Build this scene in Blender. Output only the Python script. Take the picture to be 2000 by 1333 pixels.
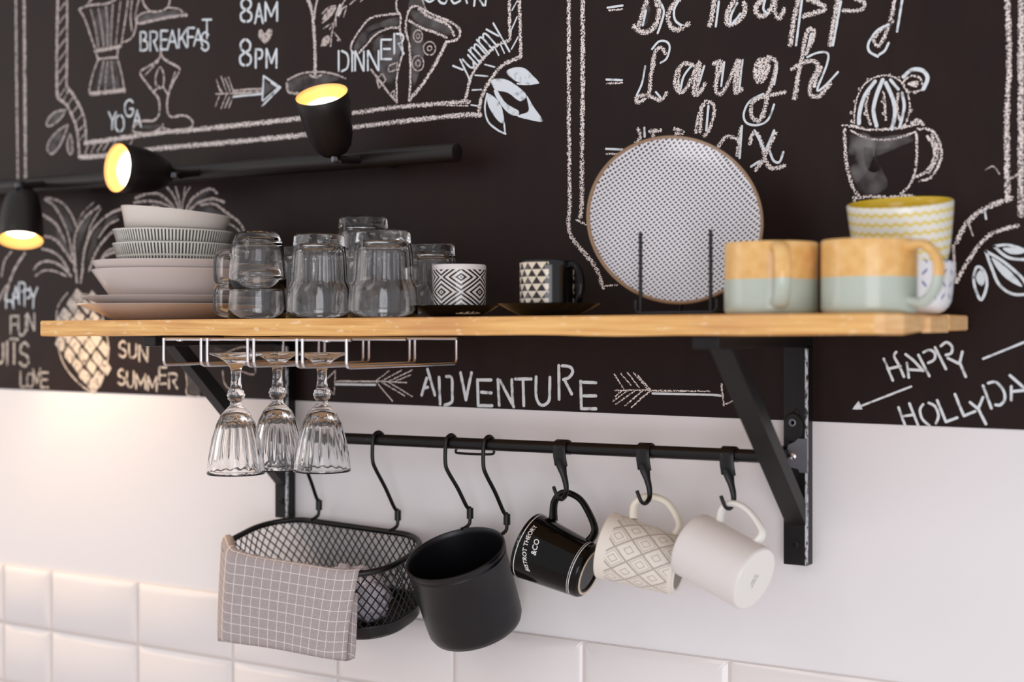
import bpy, bmesh, math, random
from mathutils import Vector, Matrix, Quaternion
random.seed(7)
for o in list(bpy.data.objects): bpy.data.objects.remove(o)
scn = bpy.context.scene
COL = scn.collection
# ------------------------------------------------------------------ camera
F, YH, H = 2748.0, 640.0, 1.55
TH = math.atan2(1678.0, F)
CY = -1.604; CX = 1.604*math.tan(TH)
SN, CS = math.sin(TH), math.cos(TH)
cam = bpy.data.cameras.new('camera'); cam_o = bpy.data.objects.new('camera', cam); COL.objects.link(cam_o)
cam_o.location = (CX, CY, H); cam_o.rotation_euler = (math.pi/2, 0, TH)
cam.sensor_width = 36; cam.lens = F/2000*36; cam.shift_y = -26.5/2000
cam.clip_start = .05
cam.dof.use_dof = True; cam.dof.focus_distance = 1.78; cam.dof.aperture_fstop = 2.5
scn.camera = cam_o
# ------------------------------------------------------------------ world, light, exposure
scn.view_settings.view_transform = 'Standard'; scn.view_settings.look = 'None'
scn.view_settings.exposure = 0.0; scn.view_settings.gamma = 1.0
scn.view_settings.use_curve_mapping = False
W = bpy.data.worlds.new('world'); scn.world = W; W.use_nodes = True
W.node_tree.nodes['Background'].inputs[0].default_value = (.92, .905, .95, 1)
W.node_tree.nodes['Background'].inputs[1].default_value = 0.76
def lamp(name, kind, loc, target, energy, color, **k):
    l = bpy.data.lights.new(name, kind); l.energy = energy; l.color = color
    for a, b in k.items(): setattr(l, a, b)
    o = bpy.data.objects.new(name, l); COL.objects.link(o); o.location = loc
    d = Vector(target)-Vector(loc); o.rotation_euler = d.to_track_quat('-Z', 'Y').to_euler(); return o
lamp('window_daylight', 'AREA', (1.9, -3.0, 1.05), (0.0, 0, 1.3), 35, (.94, .95, 1.0), shape='RECTANGLE', size=1.7, size_y=1.6)
lamp('ceiling_light', 'AREA', (-.6, -2.2, 2.75), (-.3, 0, 1.3), 3, (1, .93, .84), shape='DISK', size=.7)
lamp('left_room_light', 'AREA', (-3.2, -1.9, 2.2), (-.8, 0, 1.6), 10, (1, .90, .82), shape='RECTANGLE', size=1.5, size_y=1.5)  # unseen warm area light, added to give the board's left a sheen

def U(px, py, d=0.0):
    a = (px-1000)/F; b = (YH-py)/F
    dx = -SN+a*CS; dy = CS+a*SN
    t = (-d-CY)/dy
    return Vector((CX+t*dx, -d, H+t*b))
def mpp(px, d):
    a = (px-1000)/F
    return (-d-CY)/(CS+a*SN)/F
def view_frame(px, py, d):
    p = U(px, py, d); v = (p-Vector((CX, CY, H))).normalized()
    r = v.cross(Vector((0, 0, 1))).normalized(); u = r.cross(v)
    return p, v, r, u
# ------------------------------------------------------------------ node helpers
class N:
    def __init__(s, t, k): s.t = t; s.k = k
    def _m(s, op, *a):
        n = s.t.nodes.new('ShaderNodeMath'); n.operation = op
        for i, x in enumerate((s,)+a):
            if isinstance(x, N): s.t.links.new(x.k, n.inputs[i])
            else: n.inputs[i].default_value = x
        return N(s.t, n.outputs[0])
    def __add__(s, o): return s._m('ADD', o)
    def __sub__(s, o): return s._m('SUBTRACT', o)
    def __mul__(s, o): return s._m('MULTIPLY', o)
    def __truediv__(s, o): return s._m('DIVIDE', o)
    def lt(s, o): return s._m('LESS_THAN', o)
    def gt(s, o): return s._m('GREATER_THAN', o)
    def abs(s): return s._m('ABSOLUTE')
    def frac(s): return s._m('FRACT')
    def floor(s): return s._m('FLOOR')
    def min(s, o): return s._m('MINIMUM', o)
    def max(s, o): return s._m('MAXIMUM', o)
    def sin(s): return s._m('SINE')
    def inv(s): return (s*-1.0)+1.0
def srgb(r, g, b):
    f = lambda c: c/12.92 if c <= .04045 else ((c+.055)/1.055)**2.4
    return (f(r/255), f(g/255), f(b/255), 1)
def material(name, col=(.8, .8, .8, 1), rough=.5, metal=0, **k):
    m = bpy.data.materials.new(name); m.use_nodes = True
    b = m.node_tree.nodes['Principled BSDF']
    b.inputs['Base Color'].default_value = col; b.inputs['Roughness'].default_value = rough; b.inputs['Metallic'].default_value = metal
    for a, v in k.items(): b.inputs[a.replace('_', ' ')].default_value = v
    return m
def P(m): return m.node_tree.nodes['Principled BSDF']
def coords(m, which='UV'):
    t = m.node_tree; c = t.nodes.new('ShaderNodeTexCoord'); s = t.nodes.new('ShaderNodeSeparateXYZ')
    t.links.new(c.outputs[which], s.inputs[0]); return [N(t, s.outputs[i]) for i in range(3)]
def noise(m, scale, detail=3, which='Object', sc=(1, 1, 1), rough=.5):
    t = m.node_tree; c = t.nodes.new('ShaderNodeTexCoord'); mp = t.nodes.new('ShaderNodeMapping'); n = t.nodes.new('ShaderNodeTexNoise')
    mp.inputs['Scale'].default_value = sc; n.inputs['Scale'].default_value = scale; n.inputs['Detail'].default_value = detail
    n.inputs['Roughness'].default_value = rough
    t.links.new(c.outputs[which], mp.inputs[0]); t.links.new(mp.outputs[0], n.inputs['Vector']); return N(t, n.outputs['Fac'])
def mixc(m, fac, a, b):
    t = m.node_tree; n = t.nodes.new('ShaderNodeMix'); n.data_type = 'RGBA'
    if isinstance(fac, N): t.links.new(fac.k, n.inputs[0])
    else: n.inputs[0].default_value = fac
    for i, x in ((6, a), (7, b)):
        if isinstance(x, tuple): n.inputs[i].default_value = x
        else: t.links.new(x, n.inputs[i])
    return n.outputs[2]
def ramp(m, x, lo, hi):
    t = m.node_tree; n = t.nodes.new('ShaderNodeMapRange'); t.links.new(x.k, n.inputs[0])
    n.inputs[1].default_value = lo; n.inputs[2].default_value = hi; return N(t, n.outputs[0])
def setcol(m, s): m.node_tree.links.new(s, P(m).inputs['Base Color'])
def bump(m, h, strength=.2, dist=.001):
    t = m.node_tree; n = t.nodes.new('ShaderNodeBump'); n.inputs['Strength'].default_value = strength; n.inputs['Distance'].default_value = dist
    t.links.new(h.k, n.inputs['Height']); t.links.new(n.outputs[0], P(m).inputs['Normal'])
# ------------------------------------------------------------------ materials
M = {}
m = M['wall'] = material('white_plaster', srgb(232, 229, 230), .65)
bump(m, noise(m, 55, 5), .12, .003)
m = M['board'] = material('blackboard_paint', rough=.45, Specular_IOR_Level=.22)
n1 = noise(m, 3.2, 6); n2 = noise(m, 28, 6, sc=(1, 1, .4))
setcol(m, mixc(m, ramp(m, n1*0.6+n2*0.4, .38, .72), srgb(24, 8, 5), srgb(37, 20, 15)))
bump(m, noise(m, 260, 3), .12, .0006)
def chalk_mat(name, col, lo, hi, scale, amax=1.0):
    m = material(name, col, .95); t = m.node_tree
    u, v, w = coords(m)                                # v: 0 at the centre of a stroke, 1 at its edge
    n = noise(m, scale, 2, 'Object')
    mask = ramp(m, n - v*v*0.16, lo, hi)*amax
    tr = t.nodes.new('ShaderNodeBsdfTransparent'); mx = t.nodes.new('ShaderNodeMixShader')
    t.links.new(mask.k, mx.inputs[0]); t.links.new(tr.outputs[0], mx.inputs[1]); t.links.new(P(m).outputs[0], mx.inputs[2])
    t.links.new(mx.outputs[0], t.nodes['Material Output'].inputs[0]); return m
M['chalk'] = chalk_mat('chalk_grain', srgb(238, 226, 220), .395, .485, 640)
M['chalksoft'] = chalk_mat('chalk_soft', srgb(214, 200, 193), .20, .52, 240, .85)
M['pen'] = chalk_mat('chalk_pen', srgb(222, 228, 232), .10, .42, 90)
M['smudge'] = chalk_mat('chalk_smudge', srgb(170, 165, 165), .30, .9, 40, .5)
M['cream'] = chalk_mat('chalk_cream', srgb(198, 188, 178), .18, .50, 130)
m = M['wood'] = material('oiled_pine', rough=.5)
g = noise(m, 16, 5, sc=(.5, 6, 14)); g2 = noise(m, 7, 3, sc=(.8, 2, 2)); g3 = noise(m, 60, 2, sc=(1, 3, 3))
base = mixc(m, ramp(m, g, .3, .7), srgb(244, 196, 122), srgb(212, 152, 84))
base = mixc(m, ramp(m, g2, .52, .8), base, srgb(198, 138, 94))
base = mixc(m, ramp(m, g3, .62, .68)*.6, base, srgb(245, 214, 170))
setcol(m, base); bump(m, g, .12, .001)
m = M['endgrain'] = material('pine_end_grain', rough=.6)
g = noise(m, 30, 3, sc=(1, 1, 8)); setcol(m, mixc(m, ramp(m, g, .3, .7), srgb(246, 206, 152), srgb(230, 178, 120)))
m = M['blackwood'] = material('black_painted_wood', rough=.42, Specular_IOR_Level=.32)
g = noise(m, 40, 4, sc=(1, 1, .3)); setcol(m, mixc(m, ramp(m, g, .3, .75), srgb(11, 8, 9), srgb(20, 17, 19)))
m = M['worn'] = material('worn_paint_edge', rough=.7)
g = noise(m, 300, 3, sc=(1, 1, .4)); setcol(m, mixc(m, ramp(m, g, .40, .52), srgb(40, 38, 42), srgb(196, 198, 205)))
M['blackmetal'] = material('black_powder_coat', srgb(14, 11, 13), .36, Specular_IOR_Level=.36)
m = M['potblack'] = material('matte_black_enamel', srgb(15, 14, 19), .36, Specular_IOR_Level=.42)
bump(m, noise(m, 900, 2), .35, .0004)
M['lampblack'] = material('lamp_satin_black', srgb(26, 19, 17), .40, Specular_IOR_Level=.4)
M['reflector'] = material('lamp_inner_shell', srgb(236, 184, 112), .35)
M['chrome'] = material('chrome_wire', srgb(232, 228, 232), .24, 1)
M['zinc'] = material('grey_zinc', srgb(120, 120, 128), .45, .6)
M['glass'] = material('clear_glass', (1, 1, 1, 1), 0.0, Transmission_Weight=1.0, IOR=1.45)
M['stone'] = material('warm_grey_glaze', srgb(206, 193, 187), .3)
M['stone2'] = material('pale_glaze', srgb(226, 216, 206), .28)
M['blackglaze'] = material('black_glaze', srgb(12, 10, 10), .1, Specular_IOR_Level=.22)
M['whiteglaze'] = material('white_glaze', srgb(238, 236, 230), .22)
M['greymatte'] = material('soft_grey_white_glaze', srgb(222, 217, 214), .42)
M['creamglaze'] = material('cream_glaze', srgb(236, 230, 214), .22)
M['ink'] = material('white_print', srgb(230, 228, 226), .6)
M['greyink'] = material('grey_print', srgb(150, 150, 152), .6)
M['taupe'] = material('taupe_base_shade', srgb(140, 130, 120), .7)  # this colour stands for shade on the lace mug's base
M['rawclay'] = material('raw_clay', srgb(214, 196, 172), .8)
m = M['tile'] = material('white_glazed_tile', srgb(232, 226, 224), .12)
M['grout'] = material('grout', srgb(214, 204, 198), .9)
m = M['bulb'] = material('lit_bulb', (1, 1, 1, 1), .5); P(m).inputs['Emission Color'].default_value = (1, .85, .62, 1); P(m).inputs['Emission Strength'].default_value = 5.5
# patterned glazes; lathe UV = (turns, height in metres)
m = M['ticks'] = material('tick_glaze', rough=.28); u, v, w = coords(m)
a = (u*108.0).frac().lt(.45); rows = (v.gt(.011)*v.lt(.0275)).max(v.gt(.0300)*v.lt(.0450)); rim = v.gt(.0468)
setcol(m, mixc(m, (a*rows).max(rim), srgb(226, 222, 212), srgb(42, 44, 46)))
m = M['diamonds'] = material('diamond_glaze', rough=.15); u, v, w = coords(m)
a = ((u*4.0+.084).frac()-.5).abs()*2.0; b = ((v/.036+.25).frac()-.5).abs()*2.0
mm = (a+b); mm = mm.min(mm*-1.0+2.0); dk = (mm*3.1+.55).frac().lt(.45)*v.lt(.0545)*v.gt(.0015)
dk = dk.max(mm.lt(.07)*v.lt(.054)) * v.lt(.0545)
setcol(m, mixc(m, dk, srgb(232, 226, 222), srgb(40, 34, 36)))
m = M['triangles'] = material('triangle_glaze', rough=.12); u, v, w = coords(m)
row = (v/.0082).floor(); fv = (v/.0082).frac(); fx = ((u*17.0+row*.5).frac()-.5).abs()*2.0
tri = fx.lt(fv.inv()*1.0)*v.lt(.0575)*v.gt(.001)
pan = u.gt(.50)*u.lt(.805)+u.gt(.972)*u.lt(.986)
c1 = mixc(m, tri, srgb(222, 208, 186), srgb(36, 28, 26)); c2 = mixc(m, pan*v.gt(.003)*v.lt(.0575), srgb(14, 12, 13), c1); setcol(m, c2)
m = M['weave'] = material('dash_glaze', rough=.22); x, y, z = coords(m, 'Object')
p1 = x*.78+y*.62; p2 = y*.78-x*.62
A = (p1/.0050).frac().lt(.62); B = (p2/.0040).frac().lt(.50)
dk = A*B*((x*x+y*y).lt((174*mpp(1319, .150)-.004)**2))
band = noise(m, 9, 1, sc=(.78, 1, 1))
setcol(m, mixc(m, dk, srgb(228, 225, 228), srgb(52, 48, 56)))
m = M['twotone'] = material('two_tone_glaze', rough=.2); u, w, v = coords(m, 'Object')
g = noise(m, 90, 3); up = v.gt(.0362)
oc = mixc(m, ramp(m, g, .3, .7), srgb(240, 196, 128), srgb(226, 174, 102))
setcol(m, mixc(m, up, srgb(186, 196, 184), oc))
m = M['zigzag'] = material('zigzag_glaze', rough=.2); u, v, w = coords(m)
tri = ((u*34.0).frac()-.5).abs()*.62
dk = ((v/.0098+tri).frac()-.5).abs().lt(.16)*v.gt(.012)*v.lt(.090)
setcol(m, mixc(m, dk, srgb(240, 238, 228), srgb(236, 212, 96)))
m = M['yellow'] = material('yellow_glaze', srgb(226, 190, 40), .2)
m = M['bluedash'] = material('blue_dash_glaze', rough=.2); u, v, w = coords(m)
U1 = u*24.0; V1 = v/.0125; par = ((U1.floor()+V1.floor())*.5).frac().gt(.2)
fx = U1.frac()-.5; fy = V1.frac()-.5
s = par*2.0-1.0; dd = (fx - fy*s).abs().lt(.13)*fx.abs().lt(.2)*v.gt(.010)*v.lt(.085)
setcol(m, mixc(m, dd, srgb(238, 238, 240), srgb(110, 116, 168)))
m = M['lace'] = material('lace_diamond_glaze', rough=.3); u, v, w = coords(m)
wob = noise(m, 260, 1)*.10
a = ((u*9.0+.2).frac()-.5).abs()*2.0; b = ((v/.0335+.3).frac()-.5).abs()*2.0
mm = a+b+wob-.05; l1 = (mm-1.0).abs().lt(.11); m2 = mm.min(mm*-1.0+2.0)
l2 = (m2-.36).abs().lt(.045); a3 = (mm-.72).abs().lt(.05)
dk = l1.max(l2).max(a3*.7)*v.gt(.006)*v.lt(.083)
setcol(m, mixc(m, dk*.8, srgb(226, 219, 208), srgb(160, 150, 142)))
m = M['towel'] = material('grey_checked_cloth', rough=.9); u, v, w = coords(m)
lin = (u.frac()-.5).abs().lt(.035).max((v.frac()-.5).abs().lt(.035))
g = noise(m, 500, 2)
setcol(m, mixc(m, lin*.85, mixc(m, ramp(m, g, .3, .7), srgb(160, 149, 148), srgb(176, 165, 164)), srgb(228, 220, 216)))
bump(m, g, .3, .0005)
m = M['napkin'] = material('dotted_napkin', rough=.9); x, y, z = coords(m, 'Object')
vo = m.node_tree.nodes.new('ShaderNodeTexVoronoi'); vo.inputs['Scale'].default_value = 95
dots = N(m.node_tree, vo.outputs['Distance']).lt(.33)
setcol(m, mixc(m, dots, srgb(176, 170, 182), srgb(246, 243, 248)))
# ------------------------------------------------------------------ object helpers
def tag(o, label, cat, group=None):
    o['label'] = label; o['category'] = cat
    if group: o['group'] = group
    return o
def thing(name, label, cat, loc=(0, 0, 0), rot=None, group=None):
    o = bpy.data.objects.new(name, None); COL.objects.link(o); o.empty_display_size = .02
    o.location = loc
    if rot is not None: o.rotation_mode = 'QUATERNION'; o.rotation_quaternion = rot
    return tag(o, label, cat, group)
def link(name, me, mat, parent=None, smooth=True, label=None):
    if mat and not me.materials: me.materials.append(M[mat] if isinstance(mat, str) else mat)
    if smooth:
        for p in me.polygons: p.use_smooth = True
    o = bpy.data.objects.new(name, me); COL.objects.link(o)
    if parent: o.parent = parent
    if label: o['label'] = label
    return o
def mesh(name, vs, fs, uvs=None, sharp=None):
    me = bpy.data.meshes.new(name); me.from_pydata([tuple(v) for v in vs], [], fs); me.update()
    if uvs:
        l = me.uv_layers.new(name='UVMap')
        for lp in me.loops: l.data[lp.index].uv = uvs[lp.vertex_index]
    if sharp is not None: me.set_sharp_from_angle(angle=math.radians(sharp))
    return me
def fix(me):
    bm = bmesh.new(); bm.from_mesh(me); bmesh.ops.remove_doubles(bm, verts=bm.verts, dist=1e-7)
    bmesh.ops.recalc_face_normals(bm, faces=bm.faces); bm.to_mesh(me); bm.free(); return me
def densify(prof, r=0.0):
    return prof
def lathe(name, prof, seg=56, mod=None, sharp=42):
    """prof: list of (radius, z) running round the wall; r==0 closes at the axis. UV=(turns,z)"""
    vs, fs, uv = [], [], []
    jm = min(range(len(prof)), key=lambda j: prof[j][1])
    for jj, (r, z) in enumerate(prof):
        for i in range(seg+1):
            a = 2*math.pi*i/seg; rr = r*(mod(a, z, r) if mod and jj <= jm else 1)
            vs.append((rr*math.cos(a), rr*math.sin(a), z)); uv.append((i/seg, z))
    n = seg+1
    for j in range(len(prof)-1):
        for i in range(seg):
            q = [j*n+i, j*n+i+1, (j+1)*n+i+1, (j+1)*n+i]
            if prof[j][0] < 1e-9: q = [q[0], q[2], q[3]]
            elif prof[j+1][0] < 1e-9: q = [q[0], q[1], q[2]]
            fs.append(q)
    me = mesh(name, vs, fs, uv); fix(me)
    for p in me.polygons: p.use_smooth = True
    me.set_sharp_from_angle(angle=math.radians(sharp)); return me
def spline(pts, n=6, closed=False):
    pts = [Vector(p) for p in pts]
    if len(pts) < 3: return pts
    out = []; L = len(pts)
    rng = range(L) if closed else range(L-1)
    for i in rng:
        if closed: a, b, c, d = pts[i-1], pts[i], pts[(i+1) % L], pts[(i+2) % L]
        else: a, b, c, d = pts[max(i-1, 0)], pts[i], pts[i+1], pts[min(i+2, L-1)]
        for k in range(n):
            t = k/n
            out.append(.5*((2*b)+(c-a)*t+(2*a-5*b+4*c-d)*t*t+(3*b-a-3*c+d)*t**3))
    if not closed: out.append(pts[-1])
    return out
def tube_data(pts, rad, seg=10, closed=False, ref=None, caps=True):
    pts = [Vector(p) for p in pts]; L = len(pts); vs = []; fs = []
    nrm = None
    for i, p in enumerate(pts):
        if closed: t = pts[(i+1) % L]-pts[i-1]
        else: t = pts[min(i+1, L-1)]-pts[max(i-1, 0)]
        t.normalize()
        if ref is not None: n = t.cross(Vector(ref)).normalized()
        elif nrm is None:
            n = t.orthogonal().normalized()
            if abs(t.z) < .9: n = t.cross(Vector((0, 0, 1))).normalized()
        else: n = (nrm-t*nrm.dot(t)).normalized()
        nrm = n; b = t.cross(n)
        r = rad[i] if isinstance(rad, (list, tuple)) else rad
        ra, rb = r if isinstance(r, tuple) else (r, r)
        for k in range(seg):
            a = 2*math.pi*k/seg; vs.append(p+n*(ra*math.cos(a))+b*(rb*math.sin(a)))
    rng = L if closed else L-1
    for i in range(rng):
        for k in range(seg):
            a0 = i*seg; b0 = ((i+1) % L)*seg
            fs.append([a0+k, a0+(k+1) % seg, b0+(k+1) % seg, b0+k])
    if not closed and caps:
        fs.append(list(range(seg))[::-1]); fs.append([(L-1)*seg+k for k in range(seg)])
    return vs, fs
def merge(parts):
    vs, fs = [], []
    for v, f in parts:
        o = len(vs); vs += v; fs += [[i+o for i in q] for q in f]
    return vs, fs
def tube(name, pts, rad, mat, parent=None, **k):
    me = mesh(name, *tube_data(pts, rad, **k)); fix(me)
    for p in me.polygons: p.use_smooth = True
    me.set_sharp_from_angle(angle=math.radians(50))
    return link(name, me, mat, parent, smooth=False)
def box_data(x0, x1, y0, y1, z0, z1):
    v = [Vector((x, y, z)) for x in (x0, x1) for y in (y0, y1) for z in (z0, z1)]
    return v, [[0, 1, 3, 2], [4, 6, 7, 5], [0, 4, 5, 1], [2, 3, 7, 6], [0, 2, 6, 4], [1, 5, 7, 3]]
def bevel(me, w, seg=2):
    bm = bmesh.new(); bm.from_mesh(me); bmesh.ops.recalc_face_normals(bm, faces=bm.faces)
    bmesh.ops.bevel(bm, geom=list(bm.edges), offset=w, segments=seg, affect='EDGES', profile=.6); bm.to_mesh(me); bm.free(); return me
def box(name, b, mat, parent=None, bev=0.0, seg=2):
    me = mesh(name, *box_data(*b))
    if bev: bevel(me, bev, seg)
    else: fix(me)
    return link(name, me, mat, parent, smooth=False)
def prism(name, pts, axis_vec, mat, parent=None, bev=0.0):
    n = len(pts); a = Vector(axis_vec); vs = [Vector(p) for p in pts]+[Vector(p)+a for p in pts]
    fs = [list(range(n)), [n+i for i in range(n)][::-1]]+[[i, (i+1) % n, n+(i+1) % n, n+i] for i in range(n)]
    me = mesh(name, vs, fs)
    if bev: bevel(me, bev)
    else: fix(me)
    return link(name, me, mat, parent, smooth=False)
def struct(o): o['kind'] = 'structure'; return o
def quat_axes(z, xhint):
    z = Vector(z).normalized(); x = Vector(xhint); x = (x-z*x.dot(z)).normalized(); y = z.cross(x)
    return Matrix((x, y, z)).transposed().to_quaternion()

# ================================================================== THE WALL
wall = struct(box('wall_back', (-2.4, 1.5, 0, .1, 0, 2.8), 'wall'))
floor = struct(box('floor', (-2.4, 2.4, -2.6, .1, -.05, 0), M['grout']))
board = prism('chalkboard_panel', [(-2.39, .0, 1.4505), (1.49, .0, 1.4345), (1.49, .0, 2.78), (-2.39, .0, 2.78)], (0, -.0008, 0), 'board', wall)
board['label'] = 'matt black chalkboard paint covering the upper wall'
# tiles: bevelled, 20 x 10 cm
def tile_mesh(w):
    h = .0995; j = .0008; e = .0140
    o = [(j, -.0030, -h+j), (w-j, -.0030, -h+j), (w-j, -.0030, -j), (j, -.0030, -j)]
    b = [(x, 0, z) for x, y, z in o]
    i = [(j+e, -.0105, -h+j+e), (w-j-e, -.0105, -h+j+e), (w-j-e, -.0105, -j-e), (j+e, -.0105, -j-e)]
    vs = b+o+i; fs = [[0, 1, 5, 4], [1, 2, 6, 5], [2, 3, 7, 6], [3, 0, 4, 7], [4, 5, 9, 8], [5, 6, 10, 9], [6, 7, 11, 10], [7, 4, 8, 11], [8, 9, 10, 11], [3, 2, 1, 0]]
    me = mesh('tile', vs, fs)
    bm = bmesh.new(); bm.from_mesh(me); bmesh.ops.recalc_face_normals(bm, faces=bm.faces)
    ed = [q for q in bm.edges if all(v.co.y < -.001 for v in q.verts)]
    bmesh.ops.bevel(bm, geom=ed, offset=.0014, segments=2, affect='EDGES'); bm.to_mesh(me); bm.free()
    me.materials.append(M['tile'])
    for p in me.polygons: p.use_smooth = True
    me.set_sharp_from_angle(angle=math.radians(35))
    return me
tm, tcut = tile_mesh(.2016), tile_mesh(.119)
ZR = 1.1452
grout = box('grout', (-1.6, 1.3, -.0022, .002, ZR-.3, ZR-.001), 'grout', wall)
for r in range(3):
    z = ZR-r*.1
    for k in range(-4, 7):
        x = -.0904+.2016*k
        if k == -4: continue
        o = link('tile', tm, None, wall, smooth=False); o.location = (x-.0, 0, z)
    xc = -.0904-.2016*4
    o = link('tile', tcut, None, wall, smooth=False); o.location = (xc-.119+.0, 0, z)
    o = link('tile', tm, None, wall, smooth=False); o.location = (xc, 0, z)
    o = link('tile', tm, None, wall, smooth=False); o.location = (xc-.119-.2016, 0, z)

# ================================================================== CHALK DRAWINGS
LAY = [0]
class Sk:
    """collects chalk strokes given as picture coordinates and lays them on the board plane"""
    def __init__(s, ox=0, oy=0, f=1.0): s.ox, s.oy, s.f = ox, oy, f; s.d = {}
    def pt(s, p): return (s.ox+p[0]/s.f, s.oy+p[1]/s.f)
    def _store(s, style, v, f, uv):
        V, Fc, UV = s.d.setdefault(style, ([], [], [])); o = len(V); V += v; UV += uv; Fc += [[i+o for i in q] for q in f]
    def st(s, pts, w=5, style='chalk', smooth=True, closed=False, jit=None):
        """w in picture pixels"""
        pts = [Vector(s.pt(p)).to_3d() for p in pts]
        if closed: pts = pts+[pts[0]]
        if smooth and len(pts) > 2: pts = spline(pts, 5)
        out = []                                        # resample
        for a, b in zip(pts, pts[1:]):
            n = max(1, int((b-a).length/8)); out += [a.lerp(b, k/n) for k in range(n)]
        out.append(pts[-1]); pts = out
        if jit is None: jit = .12 if style.startswith('chalk') else .04
        LAY[0] = (LAY[0]+1) % 60; d = .0010+LAY[0]*8e-6
        q = [U(p.x, p.y, d) for p in pts]; mp = mpp(pts[0].x, 0); hw = w*mp/2
        vs, fs, uv = [], [], []; L = len(q); acc = 0
        # round ends
        t0 = (q[0]-q[min(1, L-1)]); t1 = (q[-1]-q[-2])
        if t0.length > 0: t0.normalize(); t1.normalize()
        q2 = [q[0]+t0*hw*.9, q[0]+t0*hw*.45]+q+[q[-1]+t1*hw*.45, q[-1]+t1*hw*.9]
        sc = [.35, .85]+[1]*L+[.85, .35]
        for i, p in enumerate(q2):
            t = q2[min(i+1, len(q2)-1)]-q2[max(i-1, 0)]
            t.normalize(); n = Vector((-t.z, 0, t.x)); h = hw*sc[i]*(1+random.uniform(-jit, jit))
            if i: acc += (p-q2[i-1]).length
            e = 1.0 if i in (0, len(q2)-1) else 0.0
            vs += [p-n*h, p, p+n*h]; uv += [(acc, 1), (acc, e), (acc, 1)]
            if i: k = 3*i; fs += [[k-3, k-2, k+1, k], [k-2, k-1, k+2, k+1]]
        s._store(style, vs, fs, uv)
    def fill(s, pts, style='pen', smooth=True):
        pts = [Vector(s.pt(p)).to_3d() for p in pts]
        if smooth: pts = spline(pts, 4, closed=True)
        LAY[0] = (LAY[0]+1) % 60; d = .0010+LAY[0]*8e-6
        q = [U(p.x, p.y, d) for p in pts]; c = sum(q, Vector())/len(q); n = len(q)
        inner = [c.lerp(p, .8) for p in q]
        vs = [c]+inner+q; uv = [(0, 0)]+[(0, .2)]*n+[(0, 1)]*n; fs = []
        for i in range(n):
            j = (i+1) % n; fs += [[0, 1+i, 1+j], [1+i, 1+n+i, 1+n+j, 1+j]]
        s._store(style, vs, fs, uv)
    def ring(s, x, y, rx, ry=None, w=4, style='chalk'):
        ry = ry or rx
        s.st([(x+rx*math.cos(a), y+ry*math.sin(a)) for a in [i*math.pi/4 for i in range(9)]], w, style)
    def text(s, boxes, w, style='pen', rot=0, origin=(0, 0)):
        """boxes: (char, x0, y0, x1, y1)"""
        for ch, x0, y0, x1, y1 in boxes:
            for stroke in FONT[ch]:
                pp = [(x0+(x1-x0)*a, y1+(y0-y1)*b) for a, b in stroke]
                if rot:
                    c, sn = math.cos(rot), math.sin(rot)
                    pp = [(origin[0]+x*c-y*sn, origin[1]+x*sn+y*c) for x, y in pp]
                s.st(pp, w, style, smooth=len(pp) > 3)
    def done(s, name, label):
        i = 0
        for style, (v, f, uv) in s.d.items():
            me = mesh(name, v, f, uv); o = link(name, me, style, board, label=label)
        return s
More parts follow.
